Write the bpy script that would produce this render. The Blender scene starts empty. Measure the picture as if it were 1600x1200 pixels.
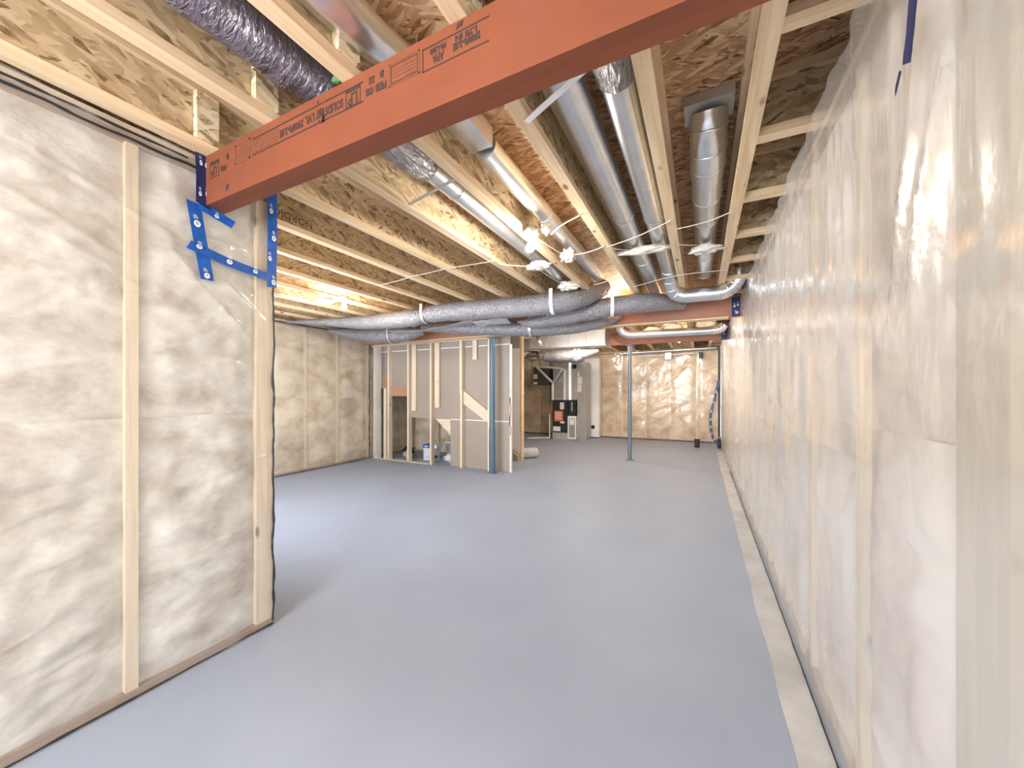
import bpy, math, random
from mathutils import Vector, Matrix, noise

scene = bpy.context.scene
COL = scene.collection
RND = random.Random(7)

# ------------------------------------------------------------------ camera, world, light, exposure
F_PX, HORIZON = 585.0, 612.0
YAW = math.atan(295.0 / F_PX)
CAM_H = 1.335
cam_data = bpy.data.cameras.new('camera')
cam_data.sensor_width = 36.0
cam_data.lens = 36.0 * F_PX / 1600.0
cam_data.shift_y = (HORIZON - 600.0) / 1600.0
cam_data.clip_start = 0.02
cam_data.clip_end = 60
cam = bpy.data.objects.new('camera', cam_data)
cam.location = (0, 0, CAM_H)
cam.rotation_euler = (math.pi / 2, 0, YAW)
COL.objects.link(cam)
scene.camera = cam

scene.view_settings.view_transform = 'Standard'
scene.view_settings.look = 'None'
scene.view_settings.gamma = 1.0
scene.view_settings.use_curve_mapping = False
scene.view_settings.exposure = 1.45

world = bpy.data.worlds.new('world')
scene.world = world
world.use_nodes = True
wbg = world.node_tree.nodes['Background']
wbg.inputs[0].default_value = (0.75, 0.85, 1.0, 1)
wbg.inputs[1].default_value = 1.0

# fill light outside two unseen windows, both added to brighten the room
ADDED_WIN = (-1.95, -0.25, 0.95, 2.25)      # x0, x1, z0, z1
FRONT_Y = -2.6
ADDED_WIN2 = (-5.0, -3.0, 0.95, 2.25)       # unseen window added in the return wall for fill light
YL = 1.31             # where the near left wall stops


def fill_light(name, win, y, energy, color):
    d = bpy.data.lights.new(name, 'AREA')
    d.shape = 'RECTANGLE'
    d.size = win[1] - win[0] - 0.1
    d.size_y = win[3] - win[2] - 0.1
    d.energy = energy
    d.color = color
    o = bpy.data.objects.new(name, d)
    o.location = ((win[0] + win[1]) / 2, y, (win[2] + win[3]) / 2)
    o.rotation_euler = (math.pi / 2, 0, 0)      # shines along +Y, into the room
    COL.objects.link(o)


fill_light('front_fill_light', ADDED_WIN, FRONT_Y - 0.10, 100, (0.90, 0.95, 1.0))  # added fill for the near end, from behind the camera
fill_light('side_fill_light', ADDED_WIN2, YL - 0.10, 55, (0.84, 0.90, 1.0))  # added cool fill for the left bay

BULB_STRENGTH = 300.0
BULB_COLOR = (1.0, 0.93, 0.82, 1)

# ------------------------------------------------------------------ main dimensions
JB = 2.485            # underside of the floor joists
JH = 0.302            # joist depth
SUB = JB + JH         # underside of the subfloor
XR = 0.435            # right wall face
XL = -2.20            # near left wall face
XF = -5.93            # far left wall face
YB = 11.0             # back wall face
Y0 = FRONT_Y

# ------------------------------------------------------------------ materials
MATS = {}


def nodes_of(name):
    m = bpy.data.materials.new(name)
    m.use_nodes = True
    nt = m.node_tree
    nt.nodes.clear()
    out = nt.nodes.new('ShaderNodeOutputMaterial')
    MATS[name] = m
    return nt, out


def N(nt, kind, **kw):
    n = nt.nodes.new(kind)
    for k, v in kw.items():
        if k in n.inputs.keys() if isinstance(k, str) else False:
            n.inputs[k].default_value = v
        else:
            setattr(n, k, v)
    return n


def L(nt, a, b):
    nt.links.new(a, b)


def coords(nt, scale=(1, 1, 1), rot=(0, 0, 0), rand=True):
    tc = N(nt, 'ShaderNodeTexCoord')
    src = tc.outputs['Object']
    if rand:
        oi = N(nt, 'ShaderNodeObjectInfo')
        mul = N(nt, 'ShaderNodeMath', operation='MULTIPLY')
        L(nt, oi.outputs['Random'], mul.inputs[0])
        mul.inputs[1].default_value = 37.0
        add = N(nt, 'ShaderNodeVectorMath', operation='ADD')
        L(nt, src, add.inputs[0])
        L(nt, mul.outputs[0], add.inputs[1])
        src = add.outputs[0]
    mp = N(nt, 'ShaderNodeMapping')
    L(nt, src, mp.inputs['Vector'])
    mp.inputs['Scale'].default_value = scale
    mp.inputs['Rotation'].default_value = rot
    return mp.outputs['Vector']


def ramp(nt, fac, stops):
    r = N(nt, 'ShaderNodeValToRGB')
    els = r.color_ramp.elements
    while len(els) < len(stops):
        els.new(0.5)
    for e, (p, c) in zip(els, stops):
        e.position = p
        e.color = (c[0], c[1], c[2], 1)
    L(nt, fac, r.inputs['Fac'])
    return r.outputs['Color']


def bump(nt, height, strength, dist=0.01):
    b = N(nt, 'ShaderNodeBump')
    b.inputs['Strength'].default_value = strength
    b.inputs['Distance'].default_value = dist
    L(nt, height, b.inputs['Height'])
    return b.outputs['Normal']


def noise_tex(nt, vec, scale, detail=4, rough=0.55, dist=0.0):
    n = N(nt, 'ShaderNodeTexNoise')
    n.inputs['Scale'].default_value = scale
    n.inputs['Detail'].default_value = detail
    n.inputs['Roughness'].default_value = rough
    n.inputs['Distortion'].default_value = dist
    L(nt, vec, n.inputs['Vector'])
    return n.outputs['Fac']


def principled(nt, out, color=None, rough=0.6, metal=0.0, spec=0.5, normal=None, sheen=0):
    p = N(nt, 'ShaderNodeBsdfPrincipled')
    if color is not None:
        if hasattr(color, 'is_output'):
            L(nt, color, p.inputs['Base Color'])
        else:
            p.inputs['Base Color'].default_value = (*color, 1)
    if hasattr(rough, 'is_output'):
        L(nt, rough, p.inputs['Roughness'])
    else:
        p.inputs['Roughness'].default_value = rough
    p.inputs['Metallic'].default_value = metal
    p.inputs['Specular IOR Level'].default_value = spec
    if normal is not None:
        L(nt, normal, p.inputs['Normal'])
    L(nt, p.outputs[0], out.inputs['Surface'])
    return p


def m_plain(name, color, rough=0.6, metal=0.0, spec=0.5, mottle=0.08, scale=9):
    nt, out = nodes_of(name)
    v = coords(nt)
    f = noise_tex(nt, v, scale, 4)
    lo = tuple(max(0, c * (1 - mottle)) for c in color)
    hi = tuple(min(1, c * (1 + mottle)) for c in color)
    principled(nt, out, ramp(nt, f, [(0.3, lo), (0.7, hi)]), rough, metal, spec)
    return MATS[name]


def m_wood(name, axis, c_lo, c_mid, c_hi, knots=True):
    nt, out = nodes_of(name)
    sc = [34, 34, 34]
    sc[axis] = 1.6
    v = coords(nt, tuple(sc))
    f = noise_tex(nt, v, 1.0, 5, 0.6, 0.6)
    col = ramp(nt, f, [(0.25, c_lo), (0.5, c_mid), (0.75, c_hi)])
    if knots:
        ks = [7, 7, 7]
        ks[axis] = 3.0
        v2 = coords(nt, tuple(ks))
        vo = N(nt, 'ShaderNodeTexVoronoi')
        vo.inputs['Scale'].default_value = 1.0
        L(nt, v2, vo.inputs['Vector'])
        k = ramp(nt, vo.outputs['Distance'], [(0.06, (1, 1, 1)), (0.13, (0, 0, 0))])
        mx = N(nt, 'ShaderNodeMix', data_type='RGBA')
        L(nt, k, mx.inputs[0])
        L(nt, col, mx.inputs[6])
        mx.inputs[7].default_value = (c_lo[0] * 0.45, c_lo[1] * 0.36, c_lo[2] * 0.28, 1)
        col = mx.outputs[2]
    principled(nt, out, col, 0.72, 0, 0.25, bump(nt, f, 0.15, 0.004))
    return MATS[name]


def m_osb(name, stretch, dark, mid, light, axes=(0, 1, 2)):
    """wood flakes of random tone, two layers turned against each other"""
    nt, out = nodes_of(name)
    cols = []
    for ang, s in ((0.38, 1.0), (-0.45, 1.35)):
        rot = [0, 0, 0]
        rot[axes[2]] = ang
        base = coords(nt, (1, 1, 1), tuple(rot))
        nz = N(nt, 'ShaderNodeTexNoise')
        nz.inputs['Scale'].default_value = 9.0
        nz.inputs['Detail'].default_value = 3
        L(nt, base, nz.inputs['Vector'])
        sub = N(nt, 'ShaderNodeVectorMath', operation='MULTIPLY_ADD')
        L(nt, nz.outputs['Color'], sub.inputs[0])
        sub.inputs[1].default_value = (0.018, 0.018, 0.018)
        L(nt, base, sub.inputs[2])
        mp = N(nt, 'ShaderNodeMapping')
        mp.inputs['Scale'].default_value = tuple(x * s for x in stretch)
        L(nt, sub.outputs[0], mp.inputs['Vector'])
        vo = N(nt, 'ShaderNodeTexVoronoi')
        vo.inputs['Scale'].default_value = 1.0
        L(nt, mp.outputs['Vector'], vo.inputs['Vector'])
        sep = N(nt, 'ShaderNodeSeparateColor')
        L(nt, vo.outputs['Color'], sep.inputs[0])
        cols.append((sep.outputs[0], vo.outputs['Distance'], sep.outputs[1]))
    pick = N(nt, 'ShaderNodeMath', operation='GREATER_THAN')
    L(nt, cols[0][2], pick.inputs[0])
    pick.inputs[1].default_value = 0.5
    mixf = N(nt, 'ShaderNodeMix', data_type='FLOAT')
    L(nt, pick.outputs[0], mixf.inputs[0])
    L(nt, cols[0][0], mixf.inputs[2])
    L(nt, cols[1][0], mixf.inputs[3])
    grain = noise_tex(nt, coords(nt, (40, 40, 40)), 1.0, 3)
    add = N(nt, 'ShaderNodeMath', operation='MULTIPLY_ADD')
    L(nt, grain, add.inputs[0])
    add.inputs[1].default_value = 0.35
    L(nt, mixf.outputs[0], add.inputs[2])
    sb = N(nt, 'ShaderNodeMath', operation='SUBTRACT')
    L(nt, add.outputs[0], sb.inputs[0])
    sb.inputs[1].default_value = 0.17
    col = ramp(nt, sb.outputs[0], [(0.0, tuple(c * 0.6 for c in dark)), (0.06, dark), (0.22, tuple((a + 2 * b) / 3 for a, b in zip(dark, mid))), (0.5, mid), (0.95, light)])
    principled(nt, out, col, 0.7, 0, 0.3, bump(nt, mixf.outputs[0], 0.35, 0.006))
    return MATS[name]


def m_batt(name, dark, mid, light, scale=(2.2, 2.2, 3.4)):
    nt, out = nodes_of(name)
    v = coords(nt, scale)
    f = noise_tex(nt, v, 1.3, 4, 0.5, 0.3)
    f2 = noise_tex(nt, v, 9.0, 4, 0.6, 0.3)
    mx = N(nt, 'ShaderNodeMath', operation='MULTIPLY_ADD')
    L(nt, f2, mx.inputs[0])
    mx.inputs[1].default_value = 0.16
    L(nt, f, mx.inputs[2])
    sb = N(nt, 'ShaderNodeMath', operation='SUBTRACT')
    L(nt, mx.outputs[0], sb.inputs[0])
    sb.inputs[1].default_value = 0.08
    col = ramp(nt, sb.outputs[0], [(0.30, dark), (0.46, mid), (0.66, light)])
    principled(nt, out, col, 0.95, 0, 0.1, bump(nt, sb.outputs[0], 0.6, 0.03))
    return MATS[name]


def m_poly(name, milk, tint, stretch, gloss=0.10, bstr=0.5, rough=0.16, bdist=0.02):
    """translucent polyethylene sheet: see-through, a little milky, wet-looking highlights"""
    nt, out = nodes_of(name)
    v = coords(nt, stretch, rand=False)
    f = noise_tex(nt, v, 1.0, 4, 0.5, 1.1)
    nrm = bump(nt, f, bstr, bdist)
    tr = N(nt, 'ShaderNodeBsdfTransparent')
    tr.inputs[0].default_value = (0.97, 0.965, 0.955, 1)
    df = N(nt, 'ShaderNodeBsdfDiffuse')
    df.inputs[0].default_value = (*tint, 1)
    L(nt, nrm, df.inputs['Normal'])
    m1 = N(nt, 'ShaderNodeMixShader')
    lf = noise_tex(nt, coords(nt, (1.3, 1.3, 1.3), rand=False), 1.0, 3)
    mr = N(nt, 'ShaderNodeMapRange')
    mr.inputs[1].default_value = 0.3
    mr.inputs[2].default_value = 0.7
    mr.inputs[3].default_value = milk * 0.75
    mr.inputs[4].default_value = min(1, milk * 1.25)
    L(nt, lf, mr.inputs[0])
    L(nt, mr.outputs[0], m1.inputs[0])
    L(nt, tr.outputs[0], m1.inputs[1])
    L(nt, df.outputs[0], m1.inputs[2])
    gl = N(nt, 'ShaderNodeBsdfGlossy')
    gl.inputs['Roughness'].default_value = rough
    gl.inputs[0].default_value = (1, 1, 1, 1)
    L(nt, nrm, gl.inputs['Normal'])
    fr = N(nt, 'ShaderNodeFresnel')
    fr.inputs['IOR'].default_value = 1.45
    ml = N(nt, 'ShaderNodeMath', operation='MULTIPLY_ADD')
    L(nt, fr.outputs[0], ml.inputs[0])
    ml.inputs[1].default_value = 0.38
    ml.inputs[2].default_value = gloss * 0.35
    m2 = N(nt, 'ShaderNodeMixShader')
    L(nt, ml.outputs[0], m2.inputs[0])
    L(nt, m1.outputs[0], m2.inputs[1])
    L(nt, gl.outputs[0], m2.inputs[2])
    L(nt, m2.outputs[0], out.inputs['Surface'])
    return MATS[name]


def m_metal(name, color, rough=0.32, metal=0.9, scale=14, bstr=0.05):
    nt, out = nodes_of(name)
    v = coords(nt)
    vo = N(nt, 'ShaderNodeTexVoronoi')
    vo.inputs['Scale'].default_value = scale * 3
    L(nt, v, vo.inputs['Vector'])
    f = noise_tex(nt, v, scale * 0.4, 3)
    sep = N(nt, 'ShaderNodeSeparateColor')
    L(nt, vo.outputs['Color'], sep.inputs[0])
    ad = N(nt, 'ShaderNodeMath', operation='MULTIPLY_ADD')
    L(nt, sep.outputs[0], ad.inputs[0])
    ad.inputs[1].default_value = 0.25
    L(nt, f, ad.inputs[2])
    col = ramp(nt, ad.outputs[0], [(0.3, tuple(c * 0.86 for c in color)), (0.8, color)])
    principled(nt, out, col, rough, metal, 0.5, bump(nt, f, bstr, 0.01))
    return MATS[name]


def m_film(name, color, stretch=(26, 26, 26), rough=0.28, bstr=0.8, metal=0.35):
    """crinkled foil or film jacket of a flexible duct"""
    nt, out = nodes_of(name)
    v = coords(nt, stretch)
    f = noise_tex(nt, v, 1.0, 4, 0.6, 0.8)
    col = ramp(nt, f, [(0.3, tuple(c * 0.72 for c in color)), (0.65, color)])
    principled(nt, out, col, rough, metal, 0.6, bump(nt, f, bstr, 0.022))
    return MATS[name]


def m_emit(name, color, strength):
    nt, out = nodes_of(name)
    e = N(nt, 'ShaderNodeEmission')
    e.inputs[0].default_value = color
    e.inputs[1].default_value = strength
    L(nt, e.outputs[0], out.inputs['Surface'])
    return MATS[name]


def m_floor():
    nt, out = nodes_of('painted_floor')
    v = coords(nt, rand=False)
    f = noise_tex(nt, v, 1.6, 5, 0.55)
    f2 = noise_tex(nt, v, 45, 2)
    col = ramp(nt, f, [(0.3, (0.308, 0.352, 0.440)), (0.7, (0.345, 0.392, 0.482))])
    rg = N(nt, 'ShaderNodeMapRange')
    rg.inputs[3].default_value = 0.42
    rg.inputs[4].default_value = 0.58
    L(nt, f, rg.inputs[0])
    principled(nt, out, col, rg.outputs[0], 0, 0.35, bump(nt, f2, 0.04, 0.003))


m_floor()
m_plain('bare_concrete', (0.49, 0.49, 0.49), 0.85, mottle=0.14, scale=5)
m_plain('foundation', (0.42, 0.40, 0.37), 0.9)
WLO, WMID, WHI = (0.60, 0.42, 0.24), (0.76, 0.57, 0.36), (0.86, 0.70, 0.49)
for ax, nm in ((0, 'x'), (1, 'y'), (2, 'z')):
    m_wood('lumber_' + nm, ax, WLO, WMID, WHI)
m_wood('pale_stud', 2, (0.66, 0.52, 0.37), (0.80, 0.67, 0.50), (0.88, 0.77, 0.61))
m_wood('pale_plate', 0, (0.62, 0.48, 0.34), (0.76, 0.62, 0.46), (0.84, 0.72, 0.56))
m_wood('brown_plate', 1, (0.28, 0.18, 0.12), (0.36, 0.24, 0.16), (0.46, 0.32, 0.22), False)
m_osb('osb_web', (20, 15, 46), (0.34, 0.23, 0.12), (0.58, 0.43, 0.25), (0.72, 0.57, 0.37), (1, 2, 0))
m_osb('osb_block', (15, 20, 40), (0.28, 0.19, 0.09), (0.46, 0.34, 0.19), (0.62, 0.49, 0.31), (0, 2, 1))
m_osb('osb_subfloor', (12, 52, 20), (0.26, 0.12, 0.05), (0.50, 0.29, 0.15), (0.70, 0.48, 0.29), (0, 1, 2))
m_osb('osb_stiffener', (26, 13, 40), (0.35, 0.24, 0.12), (0.74, 0.58, 0.36), (0.92, 0.80, 0.58), (1, 2, 0))
m_batt('batt_cream', (0.51, 0.44, 0.365), (0.67, 0.635, 0.575), (0.85, 0.84, 0.80), (3.6, 3.6, 5.6))
m_batt('batt_warm', (0.50, 0.38, 0.25), (0.71, 0.58, 0.42), (0.86, 0.77, 0.63))
m_batt('batt_tan', (0.52, 0.37, 0.22), (0.73, 0.56, 0.37), (0.88, 0.75, 0.56))
m_batt('batt_pink', (0.54, 0.42, 0.33), (0.78, 0.69, 0.61), (0.92, 0.87, 0.82), (2.6, 2.2, 1.2))
m_poly('poly_left', 0.16, (0.92, 0.90, 0.88), (3, 3, 3), 0.10, 0.5)
m_poly('poly_far', 0.16, (0.92, 0.88, 0.82), (3, 3, 3), 0.08, 0.5)
m_poly('poly_right', 0.44, (0.90, 0.875, 0.84), (6, 6, 2.6), 0.10, 0.36, 0.19, 0.018)
m_plain('sealant', (0.018, 0.018, 0.02), 0.45)
m_plain('drywall', (0.385, 0.32, 0.265), 0.9, mottle=0.05, scale=2)
m_plain('drywall_joint', (0.86, 0.84, 0.81), 0.9)
m_plain('drywall_white', (0.80, 0.79, 0.76), 0.9, mottle=0.03)
m_plain('white_paint', (0.84, 0.83, 0.80), 0.55, mottle=0.03)
m_metal('galvanized', (0.80, 0.82, 0.84), 0.28, 0.92)
m_metal('galvanized_dull', (0.50, 0.49, 0.46), 0.42, 0.8)
m_metal('foil', (0.88, 0.84, 0.78), 0.3, 0.6, 20, 0.35)
m_metal('steel_blue', (0.10, 0.165, 0.225), 0.45, 0.25, 8)
m_metal('steel_grey', (0.16, 0.20, 0.24), 0.45, 0.25, 8)
m_film('flex_grey', (0.34, 0.33, 0.35), (34, 34, 34), 0.2, 1.0, 0.4)
m_film('flex_silver', (0.42, 0.40, 0.40), (60, 14, 60), 0.25, 1.0, 0.6)
m_film('flex_purple', (0.175, 0.155, 0.195), (18, 46, 18), 0.2, 1.0, 0.3)
m_film('grey_sheet', (0.45, 0.46, 0.48), (8, 8, 8), 0.25, 0.7, 0.3)
m_plain('wrap_white', (0.66, 0.62, 0.56), 0.4, mottle=0.18, scale=30)
m_plain('cable_white', (0.62, 0.57, 0.48), 0.5)
m_plain('cable_brown', (0.30, 0.19, 0.09), 0.5)
m_plain('strap_metal', (0.62, 0.58, 0.52), 0.4, 0.6)
m_plain('strap_white', (0.80, 0.80, 0.79), 0.4)
m_plain('pvc_white', (0.86, 0.85, 0.82), 0.35, mottle=0.02)
m_plain('furnace_black', (0.025, 0.026, 0.028), 0.4)
m_plain('equipment_grey', (0.075, 0.08, 0.085), 0.45)
m_plain('base_grey', (0.42, 0.42, 0.40), 0.6)
m_plain('label_white', (0.82, 0.82, 0.80), 0.6, mottle=0.02)
m_plain('label_orange', (0.60, 0.15, 0.04), 0.6)
m_plain('ink_black', (0.035, 0.02, 0.016), 0.7)
m_plain('ink_soft', (0.16, 0.055, 0.028), 0.8)
m_plain('ink_osb', (0.13, 0.08, 0.04), 0.8)
m_plain('tape_blue', (0.010, 0.085, 0.36), 0.28, mottle=0.25, scale=22)
m_plain('tape_navy', (0.012, 0.025, 0.11), 0.3, mottle=0.25, scale=22)
m_plain('tape_green', (0.06, 0.20, 0.06), 0.6)
m_plain('porcelain', (0.85, 0.84, 0.82), 0.25, mottle=0.02)
m_plain('box_blue', (0.03, 0.13, 0.55), 0.6)
m_plain('box_white', (0.72, 0.75, 0.82), 0.7)
m_plain('black_rubber', (0.02, 0.02, 0.022), 0.5)
m_plain('dark_hole', (0.01, 0.01, 0.01), 0.9)
m_plain('bag_white', (0.74, 0.75, 0.78), 0.4)
m_plain('copper_red', (0.45, 0.13, 0.08), 0.4, 0.3)
m_emit('bulb_glow', BULB_COLOR, BULB_STRENGTH)
m_emit('bulb_glow_soft', BULB_COLOR, BULB_STRENGTH * 1.25)
m_emit('bulb_glow_strong', BULB_COLOR, BULB_STRENGTH * 2.7)


def m_lvl(name, face, axis=0):
    nt, out = nodes_of(name)
    sc = [30, 30, 30]
    sc[axis] = 1.2
    f = noise_tex(nt, coords(nt, tuple(sc)), 1.0, 4)
    g = noise_tex(nt, coords(nt), 3.0, 4)
    mx = N(nt, 'ShaderNodeMath', operation='MULTIPLY_ADD')
    L(nt, f, mx.inputs[0])
    mx.inputs[1].default_value = 0.4
    L(nt, g, mx.inputs[2])
    col = ramp(nt, mx.outputs[0], [(0.4, tuple(c * 0.86 for c in face)), (0.9, tuple(min(1, c * 1.1) for c in face))])
    principled(nt, out, col, 0.55, 0, 0.35, bump(nt, f, 0.1, 0.004))


m_lvl('lvl_orange', (0.20, 0.056, 0.025))
m_lvl('lvl_dull', (0.40, 0.185, 0.12))
m_lvl('header_brown', (0.46, 0.27, 0.17))


def m_glass():
    nt, out = nodes_of('window_glass')
    tr = N(nt, 'ShaderNodeBsdfTransparent')
    gl = N(nt, 'ShaderNodeBsdfGlossy')
    gl.inputs['Roughness'].default_value = 0.02
    mx = N(nt, 'ShaderNodeMixShader')
    mx.inputs[0].default_value = 0.08
    L(nt, tr.outputs[0], mx.inputs[1])
    L(nt, gl.outputs[0], mx.inputs[2])
    L(nt, mx.outputs[0], out.inputs['Surface'])


m_glass()

# ------------------------------------------------------------------ mesh building
WLOC = {}


class MB:
    def __init__(self):
        self.v, self.f, self.s = [], [], []

    def add(self, vs, fs, smooth=False):
        b = len(self.v)
        self.v += [Vector(p) for p in vs]
        self.f += [tuple(i + b for i in f) for f in fs]
        self.s += [smooth] * len(fs)
        return self

    def box(self, a, b):
        x0, x1 = sorted((a[0], b[0]))
        y0, y1 = sorted((a[1], b[1]))
        z0, z1 = sorted((a[2], b[2]))
        vs = [(x0, y0, z0), (x1, y0, z0), (x1, y1, z0), (x0, y1, z0), (x0, y0, z1), (x1, y0, z1), (x1, y1, z1), (x0, y1, z1)]
        return self.add(vs, [(0, 3, 2, 1), (4, 5, 6, 7), (0, 1, 5, 4), (1, 2, 6, 5), (2, 3, 7, 6), (3, 0, 4, 7)])

    def bar(self, p, q, w, t, up=(0, 0, 1)):
        """rectangular bar from p to q, width w across, thickness t along up"""
        p, q = Vector(p), Vector(q)
        d = (q - p).normalized()
        u = Vector(up)
        sx = d.cross(u)
        if sx.length < 1e-5:
            sx = d.cross(Vector((1, 0, 0)))
        sx.normalize()
        u = sx.cross(d).normalized()
        vs = []
        for c in (p, q):
            for a, b in ((-1, -1), (1, -1), (1, 1), (-1, 1)):
                vs.append(c + sx * a * w / 2 + u * b * t / 2)
        return self.add(vs, [(3, 2, 1, 0), (4, 5, 6, 7), (0, 1, 5, 4), (1, 2, 6, 5), (2, 3, 7, 6), (3, 0, 4, 7)])

    def tube(self, pts, r, seg=14, caps=True, wob=0.0, seed=0):
        pts = [Vector(p) for p in pts]
        n = len(pts)
        rs = r if isinstance(r, (list, tuple)) else [r] * n
        t0 = (pts[1] - pts[0]).normalized()
        ref = Vector((0, 0, 1)) if abs(t0.z) < 0.9 else Vector((1, 0, 0))
        a = t0.cross(ref).normalized()
        vs, fs = [], []
        for i, p in enumerate(pts):
            t = (pts[min(i + 1, n - 1)] - pts[max(i - 1, 0)]).normalized()
            a = (a - t * a.dot(t)).normalized()
            b = t.cross(a)
            for k in range(seg):
                an = 2 * math.pi * k / seg
                dirv = a * math.cos(an) + b * math.sin(an)
                rr = rs[i]
                if wob:
                    rr *= 1 + wob * noise.noise((p + dirv * rs[i]) * 9 + Vector((seed, 0, 0)))
                vs.append(p + dirv * rr)
        for i in range(n - 1):
            for k in range(seg):
                k2 = (k + 1) % seg
                fs.append((i * seg + k, i * seg + k2, (i + 1) * seg + k2, (i + 1) * seg + k))
        self.add(vs, fs, True)
        if caps:
            self.add(vs[:seg], [tuple(reversed(range(seg)))])
            self.add(vs[-seg:], [tuple(range(seg))])
        return self

    def lathe(self, c, prof, axis=(0, 0, 1), seg=20):
        c = Vector(c)
        ax = Vector(axis).normalized()
        a = ax.cross(Vector((0, 1, 0)) if abs(ax.y) < 0.9 else Vector((1, 0, 0))).normalized()
        b = ax.cross(a)
        vs, fs = [], []
        for (r, h) in prof:
            for k in range(seg):
                an = 2 * math.pi * k / seg
                vs.append(c + ax * h + (a * math.cos(an) + b * math.sin(an)) * max(r, 1e-4))
        for i in range(len(prof) - 1):
            for k in range(seg):
                k2 = (k + 1) % seg
                fs.append((i * seg + k, i * seg + k2, (i + 1) * seg + k2, (i + 1) * seg + k))
        return self.add(vs, fs, True)

    def grid(self, fn, nu, nv, smooth=True):
        vs = [fn(i / nu, j / nv) for j in range(nv + 1) for i in range(nu + 1)]
        w = nu + 1
        fs = [(j * w + i, j * w + i + 1, (j + 1) * w + i + 1, (j + 1) * w + i) for j in range(nv) for i in range(nu)]
        return self.add(vs, fs, smooth)

    def prism(self, poly, y0, y1):
        """polygon in XZ extruded along Y"""
        n = len(poly)
        vs = [(x, y0, z) for x, z in poly] + [(x, y1, z) for x, z in poly]
        fs = [tuple(range(n)), tuple(reversed(range(n, 2 * n)))]
        fs += [((i + 1) % n, i, n + i, n + (i + 1) % n) for i in range(n)]
        return self.add(vs, fs)

    def blob(self, c, size, seed=0, amp=0.35, freq=2.0, nu=20, nv=12):
        c = Vector(c)

        def fn(u, v):
            th, ph = 2 * math.pi * u, math.pi * v
            d = Vector((math.cos(th) * math.sin(ph), math.sin(th) * math.sin(ph), math.cos(ph)))
            k = 1 + amp * noise.noise(d * freq + Vector((seed * 3.1, 0, 0))) + amp * 0.5 * noise.noise(d * freq * 2.7 + Vector((0, seed, 0)))
            return c + Vector((d.x * size[0], d.y * size[1], d.z * size[2])) * k
        return self.grid(fn, nu, nv)

    def build(self, name, mat, parent=None):
        me = bpy.data.meshes.new(name)
        lo = Vector((min(p.x for p in self.v), min(p.y for p in self.v), min(p.z for p in self.v)))
        hi = Vector((max(p.x for p in self.v), max(p.y for p in self.v), max(p.z for p in self.v)))
        org = Vector(((lo.x + hi.x) / 2, (lo.y + hi.y) / 2, lo.z))
        me.from_pydata([p - org for p in self.v], [], self.f)
        me.polygons.foreach_set('use_smooth', self.s)
        me.materials.append(MATS[mat])
        me.update()
        o = bpy.data.objects.new(name, me)
        COL.objects.link(o)
        place(o, org, parent)
        return o


def place(o, world, parent):
    WLOC[o] = Vector(world)
    if parent is not None:
        o.parent = parent
        o.location = WLOC[o] - WLOC[parent]
    else:
        o.location = world


def share(src, name, world, parent):
    """another object with the same mesh"""
    o = src.copy()
    o.name = name
    COL.objects.link(o)
    place(o, world, parent)
    return o


def root(name, loc, label=None, cat=None, group=None, kind=None):
    o = bpy.data.objects.new(name, None)
    o.empty_display_size = 0.1
    COL.objects.link(o)
    place(o, Vector(loc), None)
    return tag(o, label, cat, group, kind)


def tag(o, label=None, cat=None, group=None, kind=None):
    if label:
        o['label'] = label
    if cat:
        o['category'] = cat
    if group:
        o['group'] = group
    if kind:
        o['kind'] = kind
    return o


def B(a, b):
    return MB().box(a, b)


def fbm(x, y, z=0.0, o=3):
    return noise.fractal(Vector((x, y, z)), 0.9, 2.0, o)


def smooth_path(pts, n=8):
    """Catmull-Rom through pts"""
    pts = [Vector(p) for p in pts]
    P = [pts[0] * 2 - pts[1]] + pts + [pts[-1] * 2 - pts[-2]]
    out = []
    for i in range(1, len(P) - 2):
        for k in range(n):
            t = k / n
            a, b, c, d = P[i - 1], P[i], P[i + 1], P[i + 2]
            out.append(0.5 * ((2 * b) + (c - a) * t + (2 * a - 5 * b + 4 * c - d) * t * t + (3 * b - a - 3 * c + d) * t ** 3))
    out.append(pts[-1])
    return out


def text_mesh(body, size, mapping, name, mat, parent, bold=0.0, width=None):
    """flat lettering; mapping(x, y) gives a world point; x,y measured from the text's centre"""
    cu = bpy.data.curves.new('lettering', 'FONT')
    cu.body = body
    cu.size = size
    cu.align_x = 'CENTER'
    cu.align_y = 'CENTER'
    cu.resolution_u = 2
    cu.offset = bold
    ob = bpy.data.objects.new('lettering', cu)
    COL.objects.link(ob)
    dg = bpy.context.evaluated_depsgraph_get()
    me = bpy.data.meshes.new_from_object(ob.evaluated_get(dg))
    bpy.data.objects.remove(ob)
    bpy.data.curves.remove(cu)
    vs = [v.co.copy() for v in me.vertices]
    fs = [tuple(p.vertices) for p in me.polygons]
    bpy.data.meshes.remove(me)
    if not vs:
        return None
    k = 1.0
    if width:
        k = width / max(1e-6, max(p.x for p in vs) - min(p.x for p in vs))
    mb = MB()
    mb.add([mapping(p.x * k, p.y) for p in vs], fs)
    return mb.build(name, mat, parent)


# ------------------------------------------------------------------ floor
floor = B((XF - 0.3, Y0 - 0.3, -0.12), (XR + 0.3, YB + 0.3, 0)).build('floor', 'painted_floor')
tag(floor, kind='structure')


def margin(u, v):
    y = 0.2 + 9.3 * v
    x0 = 0.305 + 0.015 * noise.noise(Vector((y * 2, 3, 0)))
    return Vector((x0 + (XR - x0) * u, y, 0.002 + 0.003 * u + 0.002 * noise.noise(Vector((u * 4, y * 5, 1)))))


MB().grid(margin, 4, 120).build('unpainted_margin', 'bare_concrete', floor)

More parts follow.
